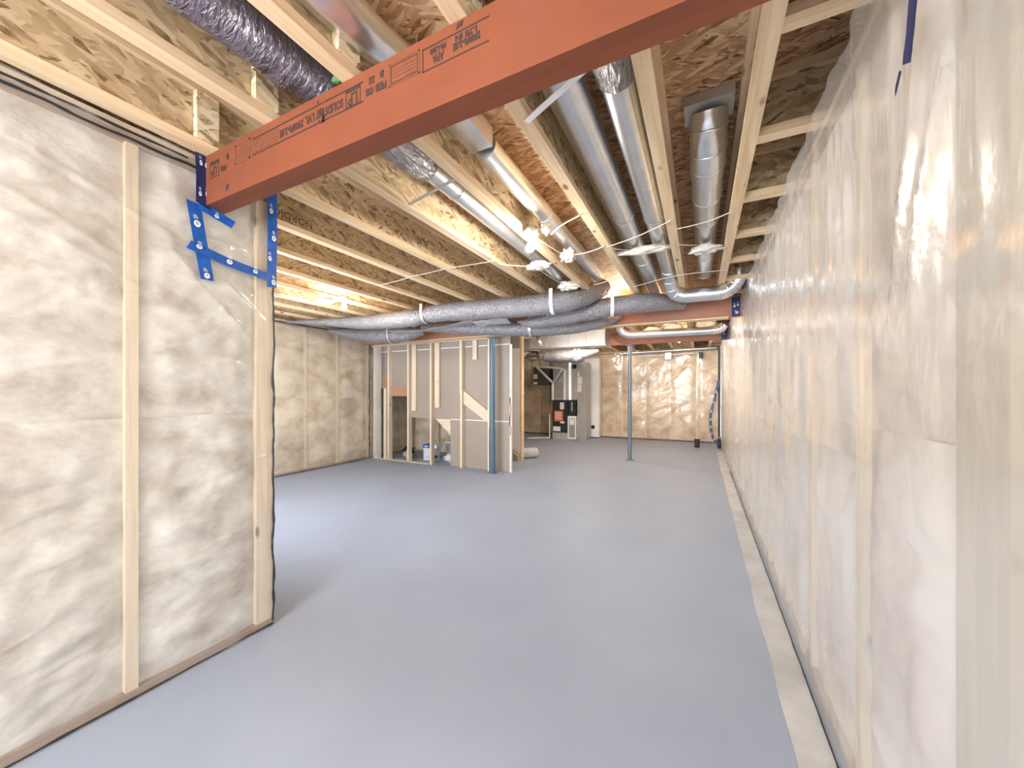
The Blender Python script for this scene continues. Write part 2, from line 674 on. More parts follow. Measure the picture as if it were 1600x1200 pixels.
# ------------------------------------------------------------------ ceiling: subfloor panels and I-joists
ceiling = root('ceiling', (-2.5, 4.0, JB), kind='structure')
py = Y0 - 0.15
row = 0
while py < YB + 0.2:
    x = XF - 0.2 - (0.9 if row % 2 else 0.0)
    while x < XR + 0.2:
        x0, x1 = max(x, XF - 0.2), min(x + 2.436, XR + 0.2)
        if x1 > x0:
            B((x0, py, SUB), (x1, min(py + 1.217, YB + 0.2), SUB + 0.018)).build('subfloor_panel', 'osb_subfloor', ceiling)
        x += 2.44
    py += 1.22
    row += 1

jx = [0.199] + [-0.183 - 0.488 * k for k in range(12)]
jy0, jy1 = Y0 - 0.1, YB + 0.1
FW, FH = 0.0635, 0.038
src = {}
for i, x in enumerate(jx):
    ya = jy0 if x > XL else YL - 0.11
    if ya not in src:
        w = B((x - 0.005, ya, JB + FH), (x + 0.005, jy1, SUB - FH)).build('floor_joist', 'osb_web', ceiling)
        fb = B((x - FW / 2, ya, JB), (x + FW / 2, jy1, JB + FH)).build('bottom_flange', 'lumber_y', w)
        ft = B((x - FW / 2, ya, SUB - FH), (x + FW / 2, jy1, SUB)).build('top_flange', 'lumber_y', w)
        src[ya] = (w, fb, ft, x)
    else:
        w0, fb0, ft0, x0 = src[ya]
        dx = Vector((x - x0, 0, 0))
        w = share(w0, 'floor_joist', WLOC[w0] + dx, ceiling)
        share(fb0, 'bottom_flange', WLOC[fb0] + dx, w)
        share(ft0, 'top_flange', WLOC[ft0] + dx, w)
# rim boards closing the joist bays all round
B((XF - 0.17, YB + 0.105, JB), (XR + 0.175, YB + 0.135, SUB)).build('rim_board', 'osb_block', ceiling)
B((XF - 0.17, YL - 0.145, JB), (XL - 0.175, YL - 0.115, SUB)).build('rim_board', 'osb_block', ceiling)
B((XL - 0.17, Y0 - 0.14, JB), (XR + 0.175, Y0 - 0.105, SUB)).build('rim_board', 'osb_block', ceiling)
B((XF - 0.17, YL - 0.11, JB), (XF - 0.14, YB + 0.10, SUB)).build('rim_board', 'osb_web', ceiling)
B((XL - 0.17, Y0 - 0.10, JB), (XL - 0.14, YL - 0.15, SUB)).build('rim_board', 'osb_web', ceiling)

# short blocking joists between the last joist and the rim on the right
bsrc = None
for k in range(-3, 15):
    y = 2.06 + 0.61 * k
    if y > 10.8:
        break
    a, b = 0.199 + FW / 2, XR + 0.14
    if bsrc is None:
        w = B((a, y - 0.005, JB + FH), (b, y + 0.005, SUB - FH)).build('blocking_joist', 'osb_block', ceiling)
        f1 = B((a, y - FW / 2, JB + 0.012), (b, y + FW / 2, JB + 0.012 + FH)).build('bottom_flange', 'lumber_x', w)
        f2 = B((a, y - FW / 2, SUB - FH), (b, y + FW / 2, SUB)).build('top_flange', 'lumber_x', w)
        bsrc = (w, f1, f2, y)
    else:
        d = Vector((0, y - bsrc[3], 0))
        w = share(bsrc[0], 'blocking_joist', WLOC[bsrc[0]] + d, ceiling)
        share(bsrc[1], 'bottom_flange', WLOC[bsrc[1]] + d, w)
        share(bsrc[2], 'top_flange', WLOC[bsrc[2]] + d, w)
B((XR + 0.145, Y0, JB), (XR + 0.175, YB, SUB)).build('rim_board', 'osb_web', ceiling)
# web stiffeners where the joists cross the near beam
for (x, y) in ((-1.647 + 0.03, 0.93), (-2.135 + 0.03, 0.94), (-1.159 + 0.03, 0.93), (-0.671 + 0.03, 0.99)):
    B((x - 0.022, y - 0.045, JB + FH + 0.001), (x + 0.012, y + 0.045, SUB - FH - 0.004)).build('web_stiffener', 'osb_stiffener', ceiling)
# mill stamp on one joist web, printed upside down
for (jxw, yc, zc, body, sz) in ((-2.623, 1.70, 2.425 + 0.16, 'NORDIC', 0.075),):
    text_mesh(body, sz, lambda x, y: Vector((jxw + 0.0062, yc - x, zc - y)), 'mill_stamp', 'ink_osb', ceiling, 0.0)


# ------------------------------------------------------------------ insulated walls
m_wood('wide_board', 2, (0.40, 0.33, 0.20), (0.50, 0.43, 0.28), (0.60, 0.52, 0.36))


def insulated_wall(name, org, ud, nd, length, height, studs, batt, poly, seed, stud_mat='pale_stud', stud_w=0.038,
                   fold=None, nu=120, nv=80, plate_mat='brown_plate', seam=1.22, poly_top=0.0, poly_range=None, bulge=0.022, far=False):
    """framing, batts in every bay, a foundation panel behind and a plastic sheet over the face"""
    org, ud, nd = Vector(org), Vector(ud), Vector(nd)
    Z = Vector((0, 0, 1))

    def W(u, z, n):
        return org + ud * u + Z * z + nd * n

    def wbox(u0, u1, z0, z1, n0, n1):
        return MB().box(W(u0, z0, n0), W(u1, z1, n1))

    r = root(name, W(length / 2, 0, -0.07), kind='structure')
    wbox(0, length, 0, height, -0.17, -0.145).build('foundation_panel', 'foundation', r)
    wbox(0, length, 0, 0.04, -0.14, 0.004).build('bottom_plate', plate_mat, r)
    wbox(0, length, height - 0.076, height - 0.039, -0.14, 0).build('top_plate', plate_mat, r)
    wbox(0, length, height - 0.038, height, -0.14, 0).build('top_plate', 'lumber_y', r)
    for s in studs:
        if isinstance(s, tuple):
            c, wd = s
        else:
            c, wd = s, stud_w
        wbox(c - wd / 2, c + wd / 2, 0.04, height - 0.076, -0.14, 0).build('stud', 'wide_board' if wd > 0.12 else stud_mat, r)
    edges = []
    for s in studs:
        c, wd = s if isinstance(s, tuple) else (s, stud_w)
        edges.append((c - wd / 2, c + wd / 2))
    edges.sort()
    bays = []
    u = 0.0
    for a, b in edges:
        if a - u > 0.05:
            bays.append((u, a))
        u = b
    if length - u > 0.05:
        bays.append((u, length))

    def prof(t):
        return min(1.0, 4.2 * t, 4.2 * (1 - t)) ** 0.6 if 0 < t < 1 else 0.0

    for bi, (a, b) in enumerate(bays):
        for (z0, z1) in ((0.04, seam), (seam, height - 0.076)):
            sd = RND.random() * 50

            def fn(p, q, a=a, b=b, z0=z0, z1=z1, sd=sd):
                uu, zz = a + (b - a) * p, z0 + (z1 - z0) * q
                k = prof(p) * (0.35 + 0.65 * prof(q))
                lump = fbm(uu * 4 + sd, zz * 8 + 1.2 * noise.noise(Vector((uu * 3, zz * 3, sd))), seed, 4)
                crease = max(0.0, 0.16 - abs(noise.noise(Vector((uu * 2.2 + sd, zz * 6.5, seed + 7.0))))) / 0.16
                n = -0.030 + k * (bulge * 1.25 + 0.024 * lump - 0.012 * crease * crease)
                return W(uu, zz, min(n, bulge * 0.6))
            MB().grid(fn, 14 if far else 34, 24 if far else 64).build('insulation_batt', batt, r)

    def near_stud(uu):
        d = min(max(0.0, max(a - uu, uu - b)) for a, b in edges) if edges else 1
        return min(1.0, d / 0.10)

    ra, rb = poly_range or (0.0, length)

    def pf(p, q):
        uu, zz = ra + (rb - ra) * p, (height + poly_top) * q
        k = near_stud(uu)
        n = 0.004 + bulge * 0.75 * k * (0.6 + 0.4 * noise.noise(Vector((uu * 2, zz * 2, seed))))
        if fold:
            n += fold(uu, zz)
        return W(uu, zz + (0.02 * noise.noise(Vector((uu * 3, 0, seed))) if q == 1 else 0), max(n, 0.003))
    sheet = MB().grid(pf, nu, nv).build('vapor_barrier', poly, r)
    sheet['label'] = 'clear plastic vapor barrier sheet'
    return r, W


def ridge(uu, zz, a, b, w, amp):
    ax, az = a
    bx, bz = b
    dx, dz = bx - ax, bz - az
    l2 = dx * dx + dz * dz
    t = ((uu - ax) * dx + (zz - az) * dz) / l2
    tt = max(0, min(1, t))
    d = math.hypot(uu - ax - tt * dx, zz - az - tt * dz)
    return amp * math.sin(math.pi * max(0.0, min(1.0, 0.08 + 0.84 * tt))) * math.exp(-(d / w) ** 2)


def sealant(parent, pts, r=0.006, seed=0, wob=0.008, normal=(1, 0, 0)):
    nrm = Vector(normal)
    P = []
    for i in range(len(pts) - 1):
        a, b = Vector(pts[i]), Vector(pts[i + 1])
        t = (b - a).normalized()
        s = t.cross(nrm)
        n = max(4, int((b - a).length / 0.03))
        for k in range(n):
            f = k / n
            q = a + (b - a) * f
            P.append(q + s * wob * noise.noise(q * 9 + Vector((seed, 0, 0))))
    P.append(Vector(pts[-1]))
    rs = [r * (0.75 + 0.9 * abs(noise.noise(p * 14 + Vector((seed, 2, 0))))) for p in P]
    return MB().tube(P, rs, 6).build('sealant_bead', 'sealant', parent)


# near left wall: face looks to +X; u runs along +Y from Y0
LLEN = YL - Y0
lfolds = []
rr = random.Random(3)
for _ in range(60):
    a = (rr.uniform(2.6, LLEN), rr.uniform(0.2, 2.3))
    ang = rr.uniform(-0.9, 0.4)
    ln = rr.uniform(0.08, 0.4)
    lfolds.append((a, (a[0] + ln * math.cos(ang), a[1] + ln * math.sin(ang)), rr.uniform(0.005, 0.010), rr.uniform(0.003, 0.008)))
# the long pulls under the beam pocket and from the top corner
lfolds += [((3.50, 1.90), (3.83, 1.57), 0.010, 0.012), ((3.62, 1.93), (3.86, 1.73), 0.008, 0.010), ((2.9, 2.28), (3.45, 2.05), 0.014, 0.010),
           ((2.85, 2.12), (3.35, 1.86), 0.014, 0.009), ((2.95, 1.98), (3.3, 1.83), 0.010, 0.008)]


def left_fold(u, z):
    n = 0.004 * abs(noise.noise(Vector((u * 5, z * 3.2, 4.0))))
    if u > 2.2:
        for f in lfolds:
            if abs(u - (f[0][0] + f[1][0]) / 2) < 0.5 and abs(z - (f[0][1] + f[1][1]) / 2) < 0.5:
                n += ridge(u, z, *f)
    return n


lst = [(0.707 - Y0) - 0.61 * k for k in range(5)] + [(YL - Y0 - 0.05, 0.09)]
wall_left, WL = insulated_wall('wall_left', (XL, Y0, 0), (0, 1, 0), (1, 0, 0), LLEN, JB, lst, 'batt_cream', 'poly_left', 1,
                               fold=left_fold, nu=320, nv=320, poly_range=(2.0, LLEN), stud_w=0.042)
sealant(wall_left, [(XL + 0.016, YL - 0.012, 0.03), (XL + 0.016, YL - 0.012, 1.93)], 0.0065, 1, 0.010)
sealant(wall_left, [(XL + 0.012, -0.6, JB - 0.034), (XL + 0.012, 0.90, JB - 0.034)], 0.006, 2, 0.003)
sealant(wall_left, [(XL + 0.016, -0.6, JB - 0.075), (XL + 0.016, 0.93, JB - 0.066)], 0.006, 5, 0.012)
sealant(wall_left, [(XL + 0.014, -0.2, 0.012), (XL + 0.014, YL - 0.01, 0.012)], 0.004, 7, 0.003)

# wall returning to the left behind the near left wall
wr = root('wall_return', ((XF + XL) / 2, YL - 0.07, 0), kind='structure')
for a, b in (((XF, 0), (ADDED_WIN2[0], JB)), ((ADDED_WIN2[1], 0), (XL - 0.18, JB)), ((ADDED_WIN2[0], 0), (ADDED_WIN2[1], ADDED_WIN2[2])), ((ADDED_WIN2[0], ADDED_WIN2[3]), (ADDED_WIN2[1], JB))):
    B((a[0], YL - 0.14, a[1]), (b[0], YL, b[1])).build('return_panel', 'drywall_white', wr)
B((XL - 0.175, YL - 0.14, 0), (XL - 0.145, YL, JB)).build('end_stud', 'pale_stud', wr)

# far left wall: face to +X
FLEN = YB - YL


def far_fold(u, z):
    return 0.010 * abs(noise.noise(Vector((u * 2.4, z * 2.2, 9.0)))) + 0.006 * abs(noise.noise(Vector((u * 5 + z * 4, z * 1.5, 2.0))))


fst = [4.062 - YL + 0.62 * k for k in range(-4, 12)] + [(5.38 - YL, 0.05)]
fst = [s for s in fst if 0.05 < (s if not isinstance(s, tuple) else s[0]) < FLEN - 0.05]
fst = [s for s in fst if isinstance(s, tuple) or abs(s - (5.38 - YL)) > 0.12]
wall_far_left, _ = insulated_wall('wall_far_left', (XF, YL, 0), (0, 1, 0), (1, 0, 0), FLEN, JB, fst, 'batt_warm', 'poly_far', 2,
                                  fold=far_fold, nu=160, nv=60, far=True)
sealant(wall_far_left, [(XF + 0.03, 5.385, 0.03), (XF + 0.03, 5.385, 2.3)], 0.008, 3, 0.012)
sealant(wall_far_left, [(XF + 0.03, 1.4, JB - 0.05), (XF + 0.03, 5.3, JB - 0.05)], 0.008, 4, 0.006)
sealant(wall_far_left, [(XF + 0.035, 1.4, 0.012), (XF + 0.035, 5.3, 0.012)], 0.005, 6, 0.004)

# back wall: face to -Y
BLEN = XR - XF
bst = [(-0.1 - XF) - 0.635 * k for k in range(0, 10)]
bst = [s for s in bst if 0.05 < s < BLEN - 0.05]
bf = []
rr = random.Random(11)
for _ in range(40):
    a = (rr.uniform(2.0, BLEN), rr.uniform(0.1, 2.3))
    ang = rr.uniform(0.3, 1.0)
    ln = rr.uniform(0.3, 0.9)
    bf.append((a, (a[0] + ln * math.cos(ang), a[1] + ln * math.sin(ang)), rr.uniform(0.02, 0.045), rr.uniform(0.01, 0.022)))


def back_fold(u, z):
    n = 0.012 * abs(noise.noise(Vector((u * 2.4, z * 2.2, 19.0))))
    for f in bf:
        if abs(u - (f[0][0] + f[1][0]) / 2) < 0.7 and abs(z - (f[0][1] + f[1][1]) / 2) < 0.8:
            n += ridge(u, z, *f)
    return n


wall_back, _ = insulated_wall('wall_back', (XF, YB, 0), (1, 0, 0), (0, -1, 0), BLEN, JB, bst, 'batt_tan', 'poly_far', 3,
                              fold=back_fold, nu=200, nv=80, far=True, seam=1.18)
sealant(wall_back, [(XF + 0.5, YB - 0.03, 0.02), (XR - 0.05, YB - 0.03, 0.02)], 0.008, 8, 0.006, (0, 1, 0))

# right wall: face to -X, plastic hangs in gathered vertical folds
RLEN = YB - Y0


def right_fold(u, z):
    y = u + Y0
    top = max(0.0, min(1.0, (z - 1.25) / 0.8))
    v = 1 - abs(noise.noise(Vector((y * 5.5 + 0.35 * (z - 1.2), z * 0.7, 31.0)))) * 2
    v2 = 1 - abs(noise.noise(Vector((y * 11.0 - 0.5 * z, z * 0.9, 41.0)))) * 2
    n = 0.014 * top * max(0, v) + 0.006 * (0.25 + 0.75 * top) * max(0, v2)
    n += 0.012 * abs(noise.noise(Vector((y * 2.0, z * 1.1, 12.0))))
    seam = 1.11 + 0.012 * noise.noise(Vector((y * 2, 0, 5)))
    if 1.45 < y < 6.5:
        n += 0.008 * math.exp(-((z - seam) / 0.010) ** 2)
    if z > JB - 0.25:
        n += 0.02 * ((z - JB + 0.25) / 0.25) * (0.6 + 0.6 * noise.noise(Vector((y * 4, 1, 7))))
    # two long pulls near the wide board
    for f in (((1.22, 1.50), (1.08, 2.05), 0.02, 0.02), ((1.33, 1.45), (1.20, 1.95), 0.016, 0.016), ((1.14, 1.55), (1.10, 1.85), 0.010, 0.012)):
        if 0.95 < y < 1.5:
            n += ridge(y, z, *f)
    return n


rst = [(1.015 - Y0, 0.15)] + [1.015 - Y0 + 0.61 * k for k in range(1, 17)] + [1.015 - Y0 - 0.61 * k for k in range(1, 6)]
rst = [s for s in rst if isinstance(s, tuple) or 0.05 < s < RLEN - 0.05]
wall_right, _ = insulated_wall('wall_right', (XR + 0.03, Y0, 0), (0, 1, 0), (-1, 0, 0), RLEN, JB, rst, 'batt_pink', 'poly_right', 4,
                               fold=right_fold, nu=620, nv=110, poly_top=0.02, poly_range=(2.4, RLEN))
sealant(wall_right, [(XR - 0.004, 0.9, 0.012), (XR - 0.004, 7.2, 0.012)], 0.0028, 9, 0.006)

# wall behind the camera, with an opening for the added window
wf = root('wall_front', ((XF + XR) / 2, FRONT_Y - 0.07, 0), kind='structure')
for a, b in (((XL - 0.2, 0), (ADDED_WIN[0], JB)), ((ADDED_WIN[1], 0), (XR + 0.2, JB)), ((ADDED_WIN[0], 0), (ADDED_WIN[1], ADDED_WIN[2])), ((ADDED_WIN[0], ADDED_WIN[3]), (ADDED_WIN[1], JB))):
    B((a[0], FRONT_Y - 0.14, a[1]), (b[0], FRONT_Y, b[1])).build('wall_panel', 'drywall_white', wf)
def window(name, win, y):  # frame and pane of an unseen window added around a fill light
    r = root(name, ((win[0] + win[1]) / 2, y - 0.05, win[2]), kind='structure')
    for a, b in (((win[0], win[2]), (win[0] + 0.05, win[3])), ((win[1] - 0.05, win[2]), (win[1], win[3])),
                 ((win[0] + 0.05, win[2]), (win[1] - 0.05, win[2] + 0.05)), ((win[0] + 0.05, win[3] - 0.05), (win[1] - 0.05, win[3]))):
        B((a[0], y - 0.08, a[1]), (b[0], y - 0.02, b[1])).build('window_frame', 'white_paint', r)
    B((win[0] + 0.05, y - 0.052, win[2] + 0.05), (win[1] - 0.05, y - 0.048, win[3] - 0.05)).build('pane', 'window_glass', r)


window('added_window_1', ADDED_WIN, FRONT_Y)
window('added_window_2', ADDED_WIN2, YL)

# ------------------------------------------------------------------ partition under the stairs
PY = 5.44                # front of the studs
PT = 2.30                # top of the partition
PX0, PX1 = XF + 0.04, -2.80
DW = PY + 0.09           # drywall face
part = root('wall_partition', ((PX0 + PX1) / 2, PY + 0.05, 0), kind='structure')
B((PX0, PY, PT - 0.036), (PX1 - 0.31, PY + 0.089, PT)).build('top_plate', 'pale_plate', part)
B((PX0, PY, PT - 0.075), (PX1 - 0.31, PY + 0.089, PT - 0.038)).build('top_plate', 'pale_plate', part)
B((PX0, PY, 0), (-4.47, PY + 0.089, 0.012)).build('bottom_plate', 'pale_plate', part)
for x in (-5.47, -4.97, -4.43, -3.76, -3.20):
    B((x, PY, 0.0), (x + 0.038, PY + 0.089, PT - 0.076)).build('stud', 'pale_stud', part)
B((-5.63, PY + 0.055, 0.0), (-5.56, PY + 0.089, 1.40)).build('cripple_stud', 'pale_stud', part)
# boards nailed flat against the drywall
for (x0, x1, z0) in ((-4.90, -4.80, 0.975), (-4.355, -4.25, 1.04)):
    B((x0, PY + 0.045, z0), (x1, PY + 0.083, PT - 0.076)).build('backing_board', 'pale_stud', part)
B((-3.535, PY + 0.045, 1.89), (-3.45, PY + 0.083, PT - 0.076)).build('backing_board', 'pale_stud', part)
MB().prism([(-3.72, 1.355), (-3.72, 1.12), (-3.20, 0.79), (-3.20, 0.985)], PY + 0.05, PY + 0.086).build('diagonal_brace', 'pale_plate', part)
B((-3.76 - 0.012, PY - 0.002, 1.30), (-3.76 + 0.03, PY, PT - 0.076)).build('backing_board', 'pale_stud', part)
# drywall: each sheet is a panel, open low on the left
for (x0, x1, z0, z1) in ((-5.75, -4.62, 2.135, PT - 0.01), (-5.75, -4.97, 1.42, 2.117), (-4.97, -4.03, 0.845, 2.117), (-4.62, -3.14, 2.135, PT - 0.01),
                         (-4.03, PX1 - 0.02, 0.845, 2.117), (-4.03, PX1 - 0.02, 0.0, 0.828), (-3.14, PX1 - 0.02, 2.135, PT - 0.01)):
    B((x0, DW, z0), (x1, DW + 0.0125, z1)).build('drywall_sheet', 'drywall', part)
B((-5.75, DW + 0.003, 2.115), (PX1 - 0.02, DW + 0.012, 2.137)).build('drywall_joint', 'drywall_joint', part)
B((-4.03, DW + 0.003, 0.826), (PX1 - 0.02, DW + 0.012, 0.847)).build('drywall_joint', 'drywall_joint', part)
MB().prism([(-4.36, 0.84), (-4.02, 0.84), (-4.02, 0.545)], DW - 0.012, DW + 0.0).build('gusset', 'pale_plate', part)
B((-5.72, DW - 0.03, 1.40), (-5.52, DW, 1.62)).build('header', 'header_brown', part)
B((-5.42, DW - 0.04, 1.25), (-4.99, DW + 0.02, 1.43)).build('header', 'header_brown', part)
# end bead of the partition and the right hand end sheet
B((PX1 - 0.02, DW - 0.02, 0.0), (PX1, DW + 0.03, 2.12)).build('corner_bead', 'drywall_joint', part)
sealant(part, [(PX1 - 0.010, DW - 0.024, 0.62), (PX1 - 0.010, DW - 0.024, 1.25)], 0.006, 21, 0.02, (0, 1, 0))
B((PX0 + 0.02, PY + 0.02, 0), (PX0 + 0.10, PY + 0.085, PT - 0.08)).build('corner_stud', 'pale_stud', part)
# loose plastic hanging in the corner


def corner_poly(u, v):
    return Vector((XF + 0.10 + 0.22 * u, PY - 0.012 - 0.015 * abs(noise.noise(Vector((u * 4, v * 6, 3)))) - 0.012 * u, 0.02 + 2.2 * v))


MB().grid(corner_poly, 10, 60).build('loose_plastic', 'poly_right', part)

# space under the stairs behind the partition
sb = root('wall_stair_back', (-4.6, 6.75, 0), kind='structure')
B((XF + 0.05, 6.72, 0), (-3.34, 6.78, PT)).build('stair_back_panel', 'batt_warm', sb)
B((-3.40, DW + 0.05, 0.0), (-3.36, 6.60, PT)).build('stair_side_panel', 'drywall', sb)
for x in (-5.2, -4.6, -4.0):
    B((x, 6.63, 0), (x + 0.038, 6.718, PT)).build('stud', 'pale_stud', sb)
wu = root('wall_utility', (-3.23, 6.62, 0), kind='structure')
B((-3.35, 6.60, 0), (-3.155, 6.70, 2.19)).build('end_panel', 'drywall_white', wu)
B((-3.155, 6.60, 0), (-3.115, 6.70, 2.48)).build('jamb_stud', 'lumber_z', wu)
B((-3.35, 6.60, 2.195), (-3.155, 6.70, 2.48)).build('header_panel', 'drywall', wu)
note = B((-3.30, 6.592, 1.42), (-3.20, 6.5985, 1.52)).build('switch_plate', 'label_white')
tag(note, 'small white switch plate on the white end panel beside the stairs', 'switch plate')

# ------------------------------------------------------------------ beams
def upside(xc, zc, yface):
    return lambda x, y: Vector((xc - x, yface - 0.0012, zc - y))


BY = 0.96
beam = root('laminated_beam', (-0.9, BY + 0.045, 2.245), 'long orange laminated beam with black upside-down stamps, taped into the near wall', 'beam')
for k in range(2):
    B((XL - 0.10, BY + 0.0448 * k, 2.245), (XR + 0.05, BY + 0.0448 * k + 0.0442, JB - 0.0005)).build('beam_ply', 'lvl_orange', beam)
# stamped print: (text, x centre, z centre, letter height, width)
for body, xc, zc, sz, wd in (('FEB 08', -1.018, 2.402, 0.030, 0.100), ('22', -1.040, 2.438, 0.027, 0.030), ('B', -0.991, 2.442, 0.027, None),
                             ('LP', -1.135, 2.408, 0.050, 0.050), ('SOLIDS', -1.236, 2.410, 0.036, 0.100), ('TART', -1.318, 2.414, 0.038, 0.040),
                             ('LVL', -1.376, 2.412, 0.036, 0.056), ('2900Fb-2.0E', -1.494, 2.410, 0.034, 0.155),
                             ('APA', -0.747, 2.402, 0.030, 0.046), ('PR-L280', -0.748, 2.430, 0.020, 0.064),
                             ('2900Fb-2.0E', -0.64, 2.408, 0.024, 0.10), ('1.75 IN', -0.64, 2.432, 0.020, 0.08), ('LP', -2.082, 2.396, 0.045, 0.045), ('FEB', -2.00, 2.386, 0.026, 0.05), ('B', -1.965, 2.43, 0.03, None)):
    text_mesh(body, sz * 1.25, upside(xc, zc, BY), 'stamped_print', 'ink_black', beam, 0.0014, wd)


def frame_rect(x0, x1, z0, z1, t, name='stamped_print', mat='ink_black', sides='lrtb'):
    mb = MB()
    y0, y1 = BY - 0.0012, BY - 0.0002
    if 'b' in sides:
        mb.box((x0, y0, z0), (x1, y1, z0 + t))
    if 't' in sides:
        mb.box((x0, y0, z1 - t), (x1, y1, z1))
    if 'l' in sides:
        mb.box((x0, y0, z0), (x0 + t, y1, z1))
    if 'r' in sides:
        mb.box((x1 - t, y0, z0), (x1, y1, z1))
    return mb.build(name, mat, beam)


frame_rect(-1.768, -1.303, 2.375, 2.450, 0.005, sides='tb')
frame_rect(-1.295, -1.082, 2.375, 2.450, 0.005, sides='tb')
frame_rect(-1.172, -1.096, 2.379, 2.446, 0.003)
B((-1.168, BY - 0.0012, 2.434), (-1.100, BY - 0.0002, 2.443)).build('stamped_print', 'ink_black', beam)
frame_rect(-0.958, -0.823, 2.380, 2.458, 0.005, mat='ink_soft')
frame_rect(-0.948, -0.832, 2.388, 2.448, 0.002)
frame_rect(-0.812, -0.560, 2.374, 2.450, 0.004, sides='tbl')
frame_rect(-2.118, -2.040, 2.362, 2.440, 0.003)
B((-2.115, BY - 0.0012, 2.424), (-2.045, BY - 0.0002, 2.436)).build('stamped_print', 'ink_black', beam)
frame_rect(-1.905, -1.785, 2.372, 2.462, 0.008, mat='ink_soft')
mb = MB()
for k in range(5):
    mb.box((-1.90 + 0.010 * k, BY - 0.0011, 2.385 + 0.013 * k), (-1.80, BY - 0.0003, 2.391 + 0.013 * k))
mb.build('stamped_print', 'ink_soft', beam)
rp = random.Random(5)
mb = MB()
for rowz in (2.392, 2.408, 2.424, 2.438):       # block of small print
    x = -1.755
    while x < -1.585:
        w_ = rp.uniform(0.008, 0.026)
        mb.box((x, BY - 0.0011, rowz - 0.0045), (min(x + w_, -1.58), BY - 0.0003, rowz + 0.0045))
        x += w_ + 0.004
mb.build('stamped_print', 'ink_soft', beam)
mb = MB()
for rowz in (2.397, 2.409, 2.421, 2.433):
    x = -0.94 + (0.0 if rowz > 2.4 else 0.05)
    while x < -0.845:
        w_ = rp.uniform(0.006, 0.018)
        mb.box((x, BY - 0.0011, rowz - 0.0025), (min(x + w_, -0.842), BY - 0.0003, rowz + 0.0025))
        x += w_ + 0.003
mb.build('stamped_print', 'ink_soft', beam)
mb = MB()                                        # smeared overprint at the join of two stamps
for k in range(14):
    x, z = rp.uniform(-1.332, -1.298), rp.uniform(2.37, 2.455)
    mb.box((x, BY - 0.0013, z), (x + rp.uniform(0.006, 0.014), BY - 0.0003, z + rp.uniform(0.006, 0.012)))
mb.build('stamped_print', 'ink_black', beam)
MB().prism([(-1.985, 2.272), (-1.972, 2.272), (-1.955, 2.296), (-1.962, 2.303), (-1.975, 2.292)], BY - 0.0014, BY - 0.0002).build('ink_mark', 'tape_navy', beam)
MB().prism([(-0.68, 2.458), (-0.655, 2.462), (-0.65, 2.478), (-0.672, 2.476)], BY - 0.0014, BY - 0.0002).build('ink_mark', 'ink_black', beam)

def far_beam(y0, label, x0, x1, seams):
    r = root('laminated_beam', ((x0 + x1) / 2, y0 + 0.045, 2.245), label, 'beam')
    xs = [x0] + seams + [x1]
    for k in range(2):
        for a, b in zip(xs[:-1], xs[1:]):
            B((a + 0.0015, y0 + 0.0448 * k, 2.245), (b - 0.0015, y0 + 0.0448 * k + 0.0442, JB - 0.0005)).build('beam_ply', 'lvl_dull', r)
    return r


far_beam(5.22, 'dull red laminated beam behind the grey flexible ducts and bent metal pipe', XF + 0.03, XR + 0.02, [-0.02])
far_beam(7.46, 'dull red laminated beam resting on the slender post in front of furnace', XF + 0.03, XR + 0.02, [0.02])
mb = B((-4.9, 5.20, 2.228), (0.30, 5.315, 2.244))
tag(mb.build('nailing_strip', 'lumber_x'), 'thin pale wood strip nailed along the underside of dull red beam', 'wood strip')

# ------------------------------------------------------------------ steel posts
def telepost(x, y, top, r0, r1, mat, label):
    r = root('steel_post', (x, y, 0), label, 'post', )
    B((x - 0.065, y - 0.065, 0), (x + 0.065, y + 0.065, 0.010)).build('base_plate', mat, r)
    MB().tube([(x, y, 0.010), (x, y, 0.75)], r1, 18).build('lower_tube', mat, r)
    MB().tube([(x, y, 0.75), (x, y, top - 0.012)], r0, 18).build('upper_tube', mat, r)
    B((x - 0.06, y - 0.06, top - 0.012), (x + 0.06, y + 0.06, top)).build('top_plate', mat, r)
    return r


telepost(-3.06, 5.345, 2.2275, 0.046, 0.052, 'steel_blue', 'thick blue-grey steel post at the end of the stud partition')
telepost(-1.235, 7.55, 2.244, 0.036, 0.037, 'steel_grey', 'slender grey steel post standing alone in the furnace room')

# ------------------------------------------------------------------ round metal pipes in the joist bays
def pipe_run(name, label, sections, cat='duct', group=None):
    """sections: list of (path, radius, material, part name)"""
    p0 = Vector(sections[0][0][0])
    r = root(name, p0, label, cat, group)
    for path, rad, mat, pn in sections:
        wob = 0.10 if 'flex' in mat else 0.0
        if 'flex' in mat:
            pts = smooth_path(path, 10)
            rs = [rad * (1 + 0.045 * math.sin(i * 1.9) + 0.05 * noise.noise(p * 7)) for i, p in enumerate(pts)]
            MB().tube(pts, rs, 22, True, wob).build(pn, mat, r)
        else:
            MB().tube(path, rad, 20, True).build(pn, mat, r)
            # crimped joint rings
            for e in (path[0], path[-1]):
                pass
    return r


def ring(r, p, d, rad, mat='galvanized'):
    p, d = Vector(p), Vector(d).normalized()
    MB().tube([p - d * 0.008, p - d * 0.004, p + d * 0.004, p + d * 0.008], [rad, rad * 1.05, rad * 1.05, rad], 20, False).build('crimp_ring', mat, r)


def straight(x, z, ys, rad, nm='pipe_section', mat='galvanized'):
    out = []
    for i, (a, b) in enumerate(zip(ys[:-1], ys[1:])):
        out.append(([(x, a, z), (x, b - 0.003, z)], rad * (1.0 if i % 2 == 0 else 0.975), mat, nm))
    return out


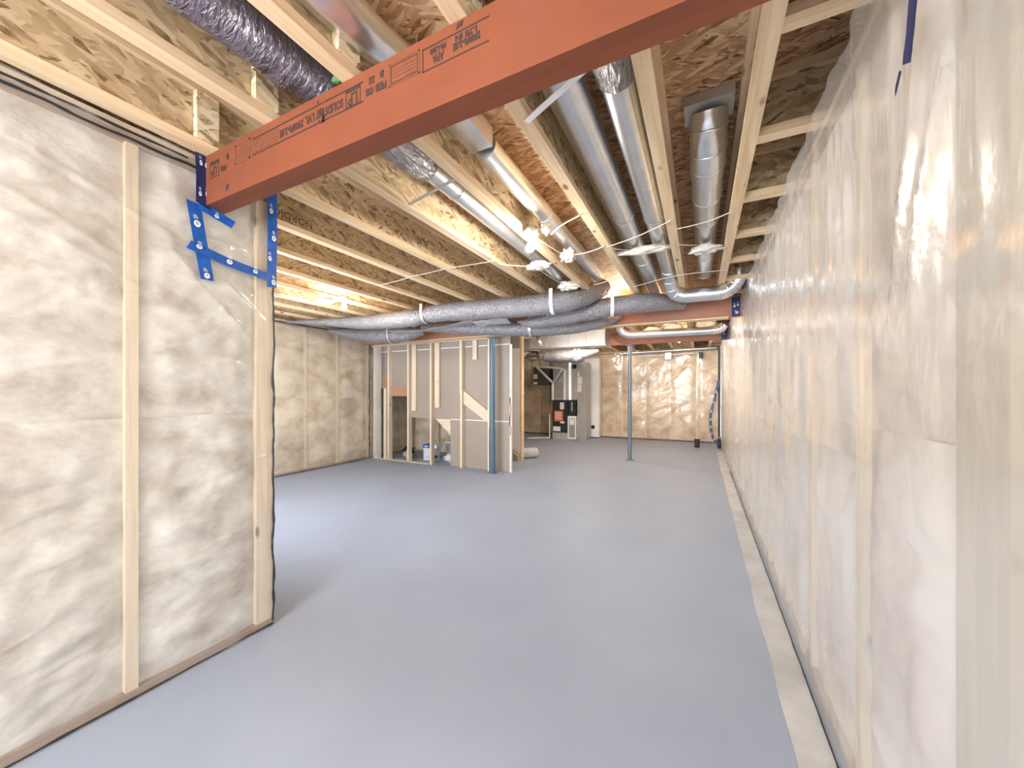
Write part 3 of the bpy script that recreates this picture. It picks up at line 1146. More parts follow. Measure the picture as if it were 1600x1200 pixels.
PZ = 2.61
r = pipe_run('duct_pipe', 'round galvanized pipe with purple wrapped flexible end crossing above the orange beam',
             [([(-1.40, -0.6, 2.60), (-1.41, 0.2, 2.60), (-1.40, 0.70, 2.585), (-1.40, 1.15, 2.60)], 0.088, 'flex_purple', 'flexible_sleeve'),
              ([(-1.40, 1.14, 2.60), (-1.385, 1.4, 2.595), (-1.375, 1.66, 2.60)], 0.086, 'flex_silver', 'flexible_sleeve')]
             + straight(-1.375, 2.605, [1.62, 1.93, 3.1, 4.25], 0.063))
ring(r, (-1.375, 1.94, 2.605), (0, 1, 0), 0.064)
rp2 = random.Random(2)
for k, (yy, ang, ch) in enumerate(((0.72, 3.6, '2'), (0.80, 3.9, 'R'), (0.88, 3.7, '6'), (0.96, 4.0, 'R'), (0.80, 4.6, '4'), (0.9, 4.7, '8'))):
    def mp(x, y, yy=yy, ang=ang):
        a = ang + y / 0.095
        return Vector((-1.40 + 0.0985 * math.cos(a), yy + x, 2.59 + 0.0985 * math.sin(a)))
    text_mesh(ch, 0.07, mp, 'sleeve_print', 'ink_black', r)

r = pipe_run('duct_pipe', 'round galvanized pipe with flat boxy end in the bay beside the bright bulb',
             straight(-1.03, 2.645, [1.72, 2.55, 3.5, 4.2], 0.066))
B((-1.10, 1.22, 2.615), (-0.97, 1.70, 2.715)).build('flat_duct', 'galvanized', r)
MB().tube([(-1.08, 0.62, 2.62), (-1.08, 0.80, 2.62), (-1.075, 1.0, 2.63), (-1.04, 1.215, 2.66)], [0.075, 0.075, 0.07, 0.05], 18).build('boot', 'galvanized', r)
ring(r, (-1.03, 2.56, 2.645), (0, 1, 0), 0.066)

r = pipe_run('duct_pipe', 'plain round galvanized pipe running straight between joists, next to the foil-sleeved pipe',
             straight(-0.50, PZ, [0.5, 2.75, 3.75, 5.1], 0.076))
ring(r, (-0.50, 2.76, PZ), (0, 1, 0), 0.077)
ring(r, (-0.50, 3.76, PZ), (0, 1, 0), 0.076)

r = pipe_run('duct_pipe', 'round galvanized pipe with crinkled foil sleeve that bends down into horizontal pipe',
             [([(-0.29, 0.9, 2.61), (-0.29, 1.2, 2.605), (-0.30, 1.52, 2.61)], 0.083, 'flex_silver', 'flexible_sleeve')]
             + straight(-0.30, 2.61, [1.49, 2.85, 4.20], 0.073))
ring(r, (-0.30, 2.86, 2.61), (0, 1, 0), 0.074)
el = smooth_path([(-0.30, 4.18, 2.61), (-0.30, 4.36, 2.585), (-0.29, 4.48, 2.50), (-0.25, 4.55, 2.43), (-0.16, 4.57, 2.398)], 5)
MB().tube(el, [0.076] * len(el), 18).build('elbow', 'galvanized', r)
for i in (3, 7, 11, 15):
    ring(r, el[i], el[i + 1] - el[i - 1], 0.0765)
MB().tube([(-0.17, 4.57, 2.397), (0.15, 4.57, 2.392)], 0.075, 18).build('pipe_section', 'galvanized', r)
el = smooth_path([(0.14, 4.57, 2.392), (0.22, 4.57, 2.40), (0.30, 4.57, 2.45), (0.35, 4.56, 2.53), (0.36, 4.55, 2.62)], 5)
MB().tube(el, [0.076] * len(el), 18).build('elbow', 'galvanized', r)
for i in (3, 7, 11, 15):
    ring(r, el[i], el[i + 1] - el[i - 1], 0.0765)

r = root('duct_pipe', (0.035, 2.2, 2.6), 'round galvanized pipe dropping from a square floor boot between the last two joists', 'duct')
B((-0.075, 2.03, SUB - 0.05), (0.145, 2.19, SUB - 0.002)).build('floor_boot', 'galvanized_dull', r)
el = smooth_path([(0.035, 2.14, 2.76), (0.035, 2.19, 2.69), (0.035, 2.32, 2.635), (0.035, 2.50, 2.62)], 6)
MB().tube(el, [0.088] * len(el), 20).build('elbow', 'galvanized', r)
for i in (5, 10, 14):
    ring(r, el[i], el[i + 1] - el[i - 1], 0.0885)
for a, b, k in ((2.48, 2.74, 0.087), (2.735, 3.1, 0.084), (3.09, 3.9, 0.080), (3.89, 4.5, 0.077)):
    MB().tube([(0.035, a, 2.62), (0.035, b, 2.62)], k, 20).build('pipe_section', 'galvanized', r)
    ring(r, (0.035, b, 2.62), (0, 1, 0), k)

# small offset pipe between the two dull beams
r = root('duct_pipe', (-0.5, 6.9, 2.33), 'small galvanized pipe with elbows at both ends hanging between the dull red beams', 'duct')
el = smooth_path([(-1.29, 6.75, 2.56), (-1.30, 6.85, 2.50), (-1.27, 6.9, 2.42), (-1.18, 6.92, 2.36), (-1.05, 6.92, 2.345)], 4)
MB().tube(el, 0.068, 16).build('elbow', 'galvanized', r)
for i in (3, 6, 9, 12):
    ring(r, el[i], el[i + 1] - el[i - 1], 0.069)
MB().tube([(-1.06, 6.92, 2.345), (0.14, 6.92, 2.335)], 0.066, 16).build('pipe_section', 'galvanized', r)
el = smooth_path([(0.13, 6.92, 2.335), (0.21, 6.92, 2.338), (0.29, 6.92, 2.36), (0.335, 6.92, 2.412)], 4)
MB().tube(el, 0.068, 16).build('elbow', 'galvanized', r)
for i in (3, 6, 9):
    ring(r, el[i], el[i + 1] - el[i - 1], 0.069)
for k, (x, s) in enumerate(((-0.75, (0.16, 0.08, 0.05)), (-0.42, (0.14, 0.08, 0.06)), (0.10, (0.17, 0.10, 0.07)))):
    tag(MB().blob((x, 7.06, 2.435 + 0.02 * k), s, 40 + k, 0.5, 2.4).build('insulation_tuft', 'batt_warm'),
        ('tan insulation tuft above the small pipe near its foil trunk end', 'tan insulation tuft above the middle of the small offset pipe',
         'large tan insulation tuft above the small pipe near the right wall')[k], 'insulation', 'tufts above the small pipe')

# ------------------------------------------------------------------ grey flexible ducts under the joists
def flex_duct(path, rad, label, mat='flex_grey', ends=True, squash=None):
    r = root('flexible_duct', path[0], label, 'duct')
    pts = smooth_path(path, 14)
    rads = rad if isinstance(rad, list) else [rad] * len(path)
    rs = []
    n = len(pts)
    for i, p in enumerate(pts):
        t = i / (n - 1) * (len(rads) - 1)
        k = min(int(t), len(rads) - 2)
        rr_ = rads[k] + (rads[k + 1] - rads[k]) * (t - k)
        rs.append(rr_ * (1 + 0.012 * math.sin(i * 2.6) + 0.05 * noise.noise(p * 2.5)))
    MB().tube(pts, rs, 28, True, 0.05).build('jacket', mat, r)
    return r


def duct_strap(p, rad, axis, label, group, mat='strap_white', tail=0.12):
    """hanging strap looped round a duct: axis = duct direction"""
    p = Vector(p)
    d = Vector(axis).normalized()
    a = Vector((0, 0, 1))
    s = d.cross(a).normalized()
    pts = []
    for k in range(25):
        an = math.pi * (0.04 + 1.0 * k / 24) + math.pi
        pts.append(p + (s * math.cos(an) + a * math.sin(an)) * (rad + 0.006))
    up = a * tail
    pts = [pts[0] + up] + pts + [pts[-1] + up]
    vs, fs = [], []
    for q in pts:
        vs += [q - d * 0.02, q + d * 0.02]
    for i in range(len(pts) - 1):
        fs.append((2 * i, 2 * i + 1, 2 * i + 3, 2 * i + 2))
    n = len(vs)
    out = []
    for q in pts:
        o = (q - p)
        o = (o - d * o.dot(d)).normalized() * 0.002
        out += [q - d * 0.02 + o, q + d * 0.02 + o]
    fs2 = [tuple(i + n for i in reversed(f)) for f in fs]
    o = MB().add(vs + out, fs + fs2, True).build('duct_strap', mat)
    return tag(o, label, 'strap', group)


flex_duct([(-3.34, 4.0, 2.375), (-2.95, 4.0, 2.375), (-2.4, 3.98, 2.355), (-1.9, 3.98, 2.335), (-1.52, 4.02, 2.34), (-1.30, 4.12, 2.39), (-1.16, 4.30, 2.47), (-1.05, 4.55, 2.60)],
          [0.112, 0.118, 0.120, 0.122, 0.122, 0.12, 0.11, 0.10], 'grey flexible duct along the joists turning up into a joist bay')
flex_duct([(-5.75, 3.62, 2.42), (-5.3, 3.74, 2.40), (-4.8, 3.88, 2.375), (-4.35, 3.96, 2.350), (-3.85, 3.97, 2.342), (-3.50, 3.98, 2.345), (-3.37, 4.0, 2.360)], [0.015, 0.045, 0.08, 0.105, 0.115, 0.118, 0.10],
          'pale grey flexible duct beside the bulb by the far insulated wall')
flex_duct([(-2.15, 4.42, 2.26), (-1.95, 4.48, 2.23), (-1.62, 4.49, 2.27), (-1.25, 4.52, 2.32), (-0.95, 4.54, 2.355), (-0.65, 4.58, 2.37), (-0.42, 4.72, 2.385), (-0.2, 4.95, 2.39)],
          [0.02, 0.075, 0.105, 0.115, 0.115, 0.11, 0.10, 0.07], 'grey flexible duct ending behind the bent galvanized pipe')
flex_duct([(-5.8, 4.4, 2.40), (-5.4, 4.55, 2.33), (-5.0, 4.62, 2.29), (-4.4, 4.68, 2.27), (-3.95, 4.72, 2.30)], [0.03, 0.10, 0.13, 0.13, 0.05],
          'drooping grey wrapped duct in the corner above the stud partition', 'flex_grey')
flex_duct([(-3.9, 4.62, 2.34), (-3.3, 4.66, 2.30), (-2.6, 4.76, 2.25), (-2.0, 4.86, 2.22), (-1.5, 4.97, 2.235), (-1.15, 5.08, 2.28), (-0.95, 5.15, 2.33)], [0.06, 0.10, 0.10, 0.11, 0.10, 0.07, 0.02],
          'grey flexible duct low behind the other ducts over the posts', 'flex_grey')
duct_strap((-1.50, 4.02, 2.342), 0.122, (1, 0.12, 0.05), 'white strap holding the grey duct where it turns up to joists', None)
duct_strap((-0.95, 4.54, 2.355), 0.115, (1, 0.25, 0.03), 'white strap holding the grey duct beside the bent galvanized pipe', None, tail=0.10)
duct_strap((-3.31, 4.0, 2.372), 0.113, (1, 0.0, 0.0), 'pale strap at the pinched joint of the long grey duct', None, 'strap_metal', 0.11)
duct_strap((-4.575, 4.665, 2.272), 0.135, (1, 0.1, 0), 'grey strap holding the drooping wrapped duct over the partition corner', None, 'strap_metal', 0.215)
duct_strap((-2.135, 4.84, 2.225), 0.112, (1, 0.15, 0), 'grey strap holding the low duct behind the other grey ducts', None, 'strap_metal', 0.262)
# sheet of grey wrap hanging below the ducts


def sag(u, v):
    x = -4.15 + 1.45 * u
    z = 2.245 + 0.035 * u - 0.05 * math.sin(math.pi * u) * (1 - v) - 0.045 * v * (1 - u) + 0.012 * noise.noise(Vector((u * 6, v * 4, 2)))
    return Vector((x, 4.13 + 0.24 * v, z + 0.0))


tag(MB().grid(sag, 30, 8).build('duct_wrap', 'grey_sheet'), 'loose grey wrap sheet sagging below the ducts above the partition', 'wrap')


def sag2(u, v):
    x = -2.66 + 0.5 * u
    return Vector((x, 4.14 + 0.20 * v, 2.262 - 0.05 * math.sin(math.pi * v) + 0.03 * noise.noise(Vector((u * 4, v * 4, 8)))))


tag(MB().grid(sag2, 12, 10).build('duct_wrap', 'grey_sheet'), 'short pale crumpled wrap flap under the long grey duct', 'wrap')


tag(MB().bar((-2.16, 4.5, 2.47), (-1.78, 4.5, 2.47), 0.05, 0.05).build('metal_stub', 'galvanized'), 'short pale metal stub behind the long grey duct under joists', 'metal stub')

# ------------------------------------------------------------------ lamps
def light_fixture(x, y, top, label, strap_to=None, glow='bulb_glow'):
    r = root('ceiling_light', (x, y, top), label, 'light')
    MB().lathe((x, y, top), [(0.0, 0.0), (0.050, 0.0), (0.054, -0.004), (0.054, -0.038), (0.050, -0.04), (0.0, -0.04)], seg=8).build('octagon_box', 'galvanized_dull', r)
    MB().lathe((x, y, top - 0.04), [(0.0, 0), (0.058, 0), (0.058, -0.010), (0.045, -0.018), (0.030, -0.022), (0.026, -0.045), (0.018, -0.046), (0.0, -0.046)]).build('lampholder', 'porcelain', r)
    MB().lathe((x, y, top - 0.084), [(0.0, 0.0), (0.013, -0.001), (0.014, -0.018), (0.022, -0.030), (0.030, -0.046), (0.031, -0.058), (0.026, -0.072), (0.014, -0.083), (0.0, -0.086)], seg=16).build('bulb', glow, r)
    if strap_to:
        for s in strap_to:
            MB().bar((s, y, top - 0.002), (x, y, top - 0.002), 0.03, 0.004).build('hanger_bar', 'strap_metal', r)
    return r


light_fixture(-1.09, 2.46, 2.51, 'bare lit bulb in porcelain holder beside the crumpled plastic and metal pipe', None)
light_fixture(-3.90, 3.17, 2.51, 'bare lit bulb by the far insulated wall at end of grey duct', None)
light_fixture(-1.05, -1.0, 2.51, 'unseen lit bulb added behind the camera as fill light', None, 'bulb_glow_soft')  # extra bulb out of view, added to lift the near end
light_fixture(-0.42, 8.9, 2.57, 'bare lit bulb in the furnace room hidden behind the second red beam', None, 'bulb_glow_soft')
light_fixture(-0.90, 5.62, 2.57, 'unseen lit bulb added between the two dull red beams as fill light', None, 'bulb_glow_strong')  # extra bulb out of view, added to brighten the space past the ducts
light_fixture(-2.38, 7.95, 2.57, 'bare lit bulb in the furnace room just past the foil trunk', None, 'bulb_glow_strong')

# ------------------------------------------------------------------ crumpled plastic on boxes and pipes
for k, (c, s, lab) in enumerate((
        ((-0.985, 2.50, 2.50), (0.032, 0.045, 0.035), 'crumpled white plastic tucked beside the lit bulb lampholder'),
        ((-1.015, 3.08, 2.50), (0.065, 0.075, 0.05), 'crumpled white plastic ball on a cable beside the metal pipe past the bulb'),
        ((-1.32, 3.14, 2.475), (0.10, 0.065, 0.032), 'crumpled white plastic pouch hanging just past the lit bulb'),
        ((-1.27, 3.90, 2.482), (0.12, 0.075, 0.045), 'crumpled white plastic bundle above the bend of the grey duct'),
        ((-0.42, 3.25, 2.502), (0.20, 0.055, 0.026), 'long crumpled white plastic collar under the pair of metal pipes'),
        ((0.035, 3.43, 2.495), (0.12, 0.07, 0.028), 'crumpled white plastic collar under the single pipe from the floor boot'),
        ((-4.02, 3.00, 2.425), (0.12, 0.08, 0.032), 'crumpled clear plastic above the bulb by far insulated wall'))):
    o = MB().blob(c, s, 60 + k * 7, 0.5, 2.2, 30, 20).build('plastic_wrap', 'wrap_white')
    tag(o, lab, 'plastic')

# ------------------------------------------------------------------ cables and straps under the joists
def cable(pts, r, mat, label, group=None, cat='cable'):
    o = MB().tube(smooth_path(pts, 6), r * 0.75, 6).build('cable', mat)
    return tag(o, label, cat, group)


ZJ = JB - 0.004
cable([(-0.97, 2.55, 2.475), (-0.86, 2.46, 2.482), (-0.70, 2.37, ZJ)], 0.006, 'cable_white', 'white cable from the lit bulb to the next joist')
cable([(-0.96, 3.06, 2.49), (-0.82, 3.02, 2.478), (-0.68, 2.96, ZJ)], 0.005, 'cable_white', 'white cable from crumpled plastic ball to the next joist')
cable([(-1.08, 2.52, 2.47), (-1.06, 2.75, 2.475), (-1.03, 3.0, 2.485)], 0.005, 'cable_white', 'white cable linking the lit bulb and the crumpled plastic ball')
cable([(-1.33, 3.17, 2.46), (-1.33, 3.5, 2.47), (-1.32, 3.86, 2.49)], 0.006, 'cable_white', 'white cable between plastic pouch and the plastic bundle above duct')
cable([(-1.02, 3.98, 2.48), (-0.90, 3.92, 2.478), (-0.68, 3.80, ZJ)], 0.006, 'cable_white', 'white cable reaching a joist near the end of boxy-ended pipe')
cable([(-0.66, 2.98, ZJ - 0.003), (-0.42, 2.87, 2.475), (-0.18, 2.72, ZJ)], 0.005, 'cable_white', 'thin white cable under the pair of pipes ahead of the collar')
cable([(-0.66, 2.97, ZJ), (-0.60, 3.06, 2.478), (-0.52, 3.16, 2.49)], 0.005, 'cable_white', 'short white cable between joist and the long plastic collar')
cable([(-0.15, 2.88, ZJ), (0.03, 2.83, 2.474), (0.18, 2.76, ZJ)], 0.005, 'cable_white', 'thin white cable under the single pipe from the floor boot')
cable([(-0.16, 3.18, ZJ), (-0.09, 3.24, 2.482), (-0.03, 3.32, 2.50)], 0.005, 'cable_white', 'short white cable to the single pipe plastic collar')
cable([(-0.66, 4.25, ZJ), (-0.2, 4.0, 2.472), (0.22, 4.06, ZJ)], 0.005, 'cable_white', 'thin white cable crossing three joists ahead of the bent pipe')
cable([(-1.62, 2.86, ZJ), (-1.9, 2.84, 2.478), (-2.12, 2.83, ZJ)], 0.005, 'cable_white', 'white cable across a joist bay left of the plastic pouch')
cable([(-2.14, 2.84, ZJ), (-2.4, 2.86, 2.478), (-2.63, 2.88, ZJ)], 0.005, 'cable_white', 'white cable across the middle joist bay toward far bulb')
cable([(-2.64, 2.90, ZJ), (-2.9, 2.93, 2.478), (-3.10, 2.96, ZJ)], 0.005, 'cable_white', 'white cable across the joist bay nearest the far bulb')
cable([(-1.40, 3.09, 2.47), (-1.50, 3.02, 2.470), (-1.62, 2.95, ZJ)], 0.007, 'cable_white', 'stiff white cable end sticking out of the plastic pouch')
cable([(-1.42, 1.10, 2.475), (-1.49, 1.5, 2.472), (-1.58, 1.75, 2.479)], 0.005, 'cable_brown', 'thin brown cable slanting past the joist beside foil-sleeved duct')
o = MB().bar((-1.60, 1.765, ZJ), (-1.19, 1.665, ZJ), 0.022, 0.003).build('pipe_strap', 'strap_metal')
tag(o, 'grey metal strap under the galvanized pipe between two joists', 'strap')
o = MB().bar((-0.66, 1.445, ZJ - 0.001), (-0.36, 1.30, ZJ - 0.001), 0.028, 0.004).build('pipe_strap', 'strap_white')
tag(o, 'white strap slung under the plain pipe just past the orange beam', 'strap')
tag(MB().blob((-1.205, 0.952, 2.497), (0.028, 0.016, 0.012), 5, 0.3).build('green_tape', 'tape_green'), 'scrap of green tape on top edge of the orange beam', 'tape')

# ------------------------------------------------------------------ blue tape
def tape_strip(poly3, label, mat='tape_blue', logos=(), group=None, normal=(1, 0, 0), u=(0, 1, 0)):
    """poly3: centre line points with half width; flat strip with slightly wavy surface"""
    nrm = Vector(normal)
    (pts, hw) = poly3
    P = []
    for i in range(len(pts) - 1):
        a, b = Vector(pts[i]), Vector(pts[i + 1])
        k = max(3, int((b - a).length / 0.02))
        P += [a + (b - a) * (j / k) for j in range(k)]
    P.append(Vector(pts[-1]))
    vs, fs = [], []
    n = len(P)
    for layer in (0.0, 0.0015):
        for i, p in enumerate(P):
            t = (P[min(i + 1, n - 1)] - P[max(i - 1, 0)]).normalized()
            s = t.cross(nrm).normalized()
            e = 0.006 * noise.noise(p * 40) if i in (0, n - 1) else 0
            for q in (-1, -0.33, 0.33, 1):
                wv = 0.0025 * noise.noise(p * 25 + s * q)
                vs.append(p + s * hw * q + t * e * q * 3 + nrm * (layer + max(0, wv)))
    for l in range(2):
        o = l * n * 4
        for i in range(n - 1):
            for c in range(3):
                f = (o + i * 4 + c, o + i * 4 + c + 1, o + (i + 1) * 4 + c + 1, o + (i + 1) * 4 + c)
                fs.append(f if l else tuple(reversed(f)))
    ob = MB().add(vs, fs, True).build('tape_strip', mat)
    tag(ob, label, 'tape', group)
    ud = Vector(u)
    for (c, ry, rz, ang) in logos:
        c = Vector(c) + nrm * 0.006
        e1 = ud
        e2 = Vector((0, 0, 1)) if abs(nrm.z) < 0.5 else Vector((0, 1, 0))
        ca, sa = math.cos(ang), math.sin(ang)

        def Q(a, b, h=0.0):
            x, y = a * ca - b * sa, a * sa + b * ca
            return c + e1 * x + e2 * y + nrm * h
        vs2 = [Q(ry * math.cos(2 * math.pi * k / 16), rz * math.sin(2 * math.pi * k / 16)) for k in range(16)]
        MB().add(vs2, [tuple(range(16))]).build('logo_disc', 'label_white', ob)
        mb_ = MB()
        for zz in (-0.3, 0.05, 0.38):
            mb_.add([Q(-ry * 0.5, rz * zz, 0.0006), Q(ry * 0.5, rz * zz, 0.0006), Q(ry * 0.5, rz * (zz + 0.18), 0.0006), Q(-ry * 0.5, rz * (zz + 0.18), 0.0006)], [(0, 1, 2, 3)])
        mb_.build('logo_print', 'tape_blue', ob)
        # small print beside each logo
        mb_ = MB()
        for i in range(3):
            z0 = rz * (1.5 + 0.42 * i)
            mb_.add([Q(-ry * 0.8, z0), Q(ry * (0.7 - 0.2 * i), z0), Q(ry * (0.7 - 0.2 * i), z0 + rz * 0.16), Q(-ry * 0.8, z0 + rz * 0.16)], [(0, 1, 2, 3)])
        mb_.build('small_print', 'label_white', ob)
    return ob


TX = XL + 0.040
tape_strip(([(TX, 0.946, 2.495), (TX, 0.950, 2.38), (TX + 0.004, 0.948, 2.235)], 0.030), 'dark blue tape sealing the near end of the orange beam', 'tape_navy',
           [((TX, 0.938, 2.44), 0.006, 0.013, 0.1), ((TX, 0.960, 2.44), 0.006, 0.013, -0.2), ((TX, 0.935, 2.29), 0.006, 0.012, 0), ((TX, 0.962, 2.30), 0.006, 0.012, 0)])
tape_strip(([(TX, 0.935, 2.238), (TX + 0.012, 1.075, 2.192)], 0.022), 'blue tape tucked under the end of the orange beam', 'tape_blue', [((TX + 0.008, 1.0, 2.205), 0.010, 0.008, -0.2)])
tape_strip(([(TX - 0.012, 0.915, 2.245), (TX - 0.012, 0.945, 2.05), (TX - 0.012, 0.972, 1.885)], 0.028), 'blue tape slanting down left of the clear plastic patch', 'tape_blue',
           [((TX - 0.012, 0.928, 2.145), 0.014, 0.016, 0.15), ((TX - 0.012, 0.968, 1.905), 0.012, 0.014, 0.2)])
tape_strip(([(TX - 0.008, 0.895, 2.035), (TX - 0.008, 1.06, 2.00), (TX - 0.008, 1.275, 1.975)], 0.022), 'blue tape running across below the clear plastic patch', 'tape_blue',
           [((TX - 0.008, 0.935, 2.035), 0.013, 0.010, -0.2), ((TX - 0.008, 1.065, 2.002), 0.014, 0.012, -0.1), ((TX - 0.008, 1.19, 1.988), 0.012, 0.010, -0.1)])
tape_strip(([(TX - 0.010, 1.284, 2.47), (TX - 0.010, 1.284, 2.2), (TX - 0.010, 1.280, 1.925)], 0.026), 'blue tape down the outer corner right of the plastic patch', 'tape_blue',
           [((TX - 0.010, 1.275, 2.355), 0.010, 0.015, 0), ((TX - 0.010, 1.290, 2.205), 0.012, 0.016, 0), ((TX - 0.010, 1.268, 2.085), 0.010, 0.014, 0), ((TX - 0.010, 1.288, 1.955), 0.012, 0.015, 0)])
XT = XR - 0.045
tape_strip(([(XT, 1.055, 2.16), (XT, 1.07, 2.08), (XT, 1.085, 2.03)], 0.018), 'blue tape scrap high on the right wall plastic by wide board', 'tape_navy', (), None, (-1, 0, 0))
tape_strip(([(XT, 1.112, 2.035), (XT, 1.135, 2.008)], 0.006), 'tiny dark tape scrap on right wall plastic below the blue scrap', 'tape_navy', (), None, (-1, 0, 0))
tape_strip(([(0.375, 5.205, 2.47), (0.375, 5.205, 2.235)], 0.042), 'navy tape sealing the wall end of the nearer dull red beam', 'tape_navy',
           [((0.36, 5.205, 2.36), 0.012, 0.015, 0), ((0.395, 5.205, 2.37), 0.010, 0.014, 0), ((0.385, 5.205, 2.28), 0.018, 0.012, 0.5)], None, (0, -1, 0), (1, 0, 0))
tape_strip(([(0.365, 7.445, 2.44), (0.365, 7.445, 2.235)], 0.045), 'navy tape sealing the wall end of the second dull red beam', 'tape_navy',
           [((0.355, 7.445, 2.34), 0.014, 0.015, 0)], None, (0, -1, 0), (1, 0, 0))
hang = [(0.37, 10.015, 1.60), (0.29, 10.01, 1.15), (0.21, 10.0, 0.80), (0.21, 10.0, 0.50), (0.26, 10.0, 0.25), (0.37, 9.995, 0.10)]
hp = smooth_path(hang, 5)
lg = [(hp[i], 0.016, 0.018, 0) for i in (3, 6, 9, 12, 15, 18, 21)]
tape_strip(([tuple(p) for p in hp], 0.030), 'long dotted navy tape strip hanging loose beside the black pipe', 'tape_navy', lg, None, (0, -1, 0), (1, 0, 0))

# ------------------------------------------------------------------ furnace room
FY = 10.0
fu = root('furnace', (-3.53, FY + 0.35, 0), 'black furnace cabinet with orange warning label and metal plenum on top', 'furnace')
B((-3.755, FY, 0), (-3.31, FY + 0.70, 0.183)).build('base_panel', 'base_grey', fu)
B((-3.755, FY, 0.184), (-3.31, FY + 0.70, 1.10)).build('cabinet', 'furnace_black', fu)
B((-3.74, FY - 0.006, 0.68), (-3.325, FY, 1.08)).build('upper_door', 'furnace_black', fu)
B((-3.74, FY - 0.006, 0.20), (-3.325, FY, 0.66)).build('lower_door', 'furnace_black', fu)
lb = B((-3.70, FY - 0.009, 0.50), (-3.44, FY - 0.0065, 0.80)).build('warning_label', 'label_orange', fu)
mb = MB()
for k in range(5):
    mb.box((-3.67, FY - 0.0105, 0.56 + 0.045 * k), (-3.47 - 0.03 * (k % 2), FY - 0.0092, 0.578 + 0.045 * k))
mb.build('label_print', 'label_white', lb)
B((-3.53, FY - 0.009, 0.84), (-3.41, FY - 0.0065, 1.035)).build('rating_label', 'label_white', fu)
B((-3.735, FY - 0.009, 0.222), (-3.52, FY - 0.0065, 0.355)).build('rating_label', 'label_white', fu)
B((-3.52, FY - 0.009, 0.45), (-3.40, FY - 0.0065, 0.50)).build('rating_label', 'label_white', fu)
B((-3.755, FY + 0.04, 1.101), (-3.285, FY + 0.62, 2.19)).build('plenum', 'galvanized', fu)
B((-3.70, FY + 0.02, 1.15), (-3.45, FY + 0.039, 1.60)).build('coil_panel', 'galvanized_dull', fu)

fl = root('filter_cabinet', (-3.18, FY + 0.3, 0), 'pale metal filter cabinet between the furnace and tall return duct', 'cabinet')
B((-3.298, FY - 0.02, 0.02), (-3.06, FY + 0.55, 0.66)).build('case', 'galvanized_dull', fl)
for a, b in (((-3.298, 0.02), (-3.265, 0.66)), ((-3.09, 0.02), (-3.06, 0.66)), ((-3.265, 0.02), (-3.09, 0.07)), ((-3.265, 0.60), (-3.09, 0.66))):
    B((a[0], FY - 0.03, a[1]), (b[0], FY - 0.0205, b[1])).build('door_frame', 'label_white', fl)
B((-3.24, FY - 0.024, 0.42), (-3.12, FY - 0.0205, 0.57)).build('filter_label', 'label_white', fl)
mb = B((-3.295, FY + 0.02, 0.665), (-3.085, FY + 0.5, 1.10))
gv = mb.build('gas_valve_box', 'furnace_black')
tag(gv, 'small black control box above the pale filter cabinet', 'control box')
MB().tube([(-3.19, FY, 1.05), (-3.19, FY, 0.80)], 0.022, 10).build('conduit', 'base_grey', gv)

rd = root('return_duct', (-3.02, FY + 0.4, 0), 'tall galvanized return air duct with white paper labels beside furnace', 'duct')
B((-3.058, FY + 0.08, 0.0), (-2.80, FY + 0.50, 2.15)).build('duct_front', 'galvanized_dull', rd)
B((-3.28, FY + 0.14, 1.102), (-3.062, FY + 0.50, 2.15)).build('duct_side', 'galvanized', rd)
for (a, b, c, d) in ((-3.05, -3.0, 1.75, 1.87), (-3.05, -2.92, 1.55, 1.745), (-3.05, -2.94, 1.33, 1.53)):
    B((a, FY + 0.074, c), (b, FY + 0.0795, d)).build('paper_label', 'label_white', rd)
B((-3.22, FY + 0.132, 1.98), (-3.10, FY + 0.139, 2.1)).build('vent_hole', 'dark_hole', rd)

wp = root('chase_panel', (-2.81, 10.78, 0), 'tall plain white panel with a round black hole against the back wall', 'panel')
B((-3.03, 10.70, 0.03), (-2.60, 10.90, 2.30)).build('panel_body', 'white_paint', wp)
MB().tube([(-2.78, 10.697, 0.315), (-2.78, 10.70, 0.315)], 0.055, 20).build('round_hole', 'dark_hole', wp)

hv = root('heat_recovery_ventilator', (-4.1, FY + 0.2, 1.52), 'dark grey ventilator box with two white labels hung left of the furnace', 'ventilator')
B((-4.35, FY, 1.525), (-3.86, FY + 0.45, 2.05)).build('case', 'equipment_grey', hv)
B((-4.34, FY - 0.005, 1.70), (-4.22, FY - 0.0005, 1.84)).build('paper_label', 'label_white', hv)
B((-4.34, FY - 0.005, 1.545), (-4.22, FY - 0.0005, 1.62)).build('paper_label', 'label_white', hv)
for y in (FY + 0.08, FY + 0.36):
    MB().bar((-4.087, y, 2.05), (-4.087, y, JB), 0.03, 0.003, (0, 1, 0)).build('hanging_strap', 'strap_metal', hv)

pv = root('vent_pipe', (-3.38, FY - 0.06, 1.1), 'white plastic vent pipe bending from the furnace to the ventilator', 'pipe')
MB().tube(smooth_path([(-3.385, FY - 0.04, 1.102), (-3.385, FY - 0.04, 1.80), (-3.39, FY - 0.04, 1.92), (-3.46, FY - 0.04, 1.97), (-3.60, FY - 0.04, 2.0), (-4.15, FY - 0.04, 2.06)], 6), 0.036, 12).build('upper_run', 'pvc_white', pv)
pv2 = root('drain_pipe', (-3.735, FY - 0.04, 1.1), 'white plastic pipe slanting from the ventilator down to the furnace top', 'pipe')
MB().tube([(-3.735, FY - 0.04, 1.102), (-3.735, FY - 0.04, 1.58)], 0.034, 12).build('riser', 'pvc_white', pv2)
MB().tube([(-3.72, FY - 0.12, 1.60), (-4.18, FY - 0.14, 2.04)], 0.034, 12).build('slanted_run', 'pvc_white', pv2)
MB().tube([(-3.72, FY - 0.12, 1.56), (-3.50, FY - 0.12, 1.85), (-3.44, FY - 0.12, 1.97)], 0.03, 12).build('branch', 'galvanized', pv2)
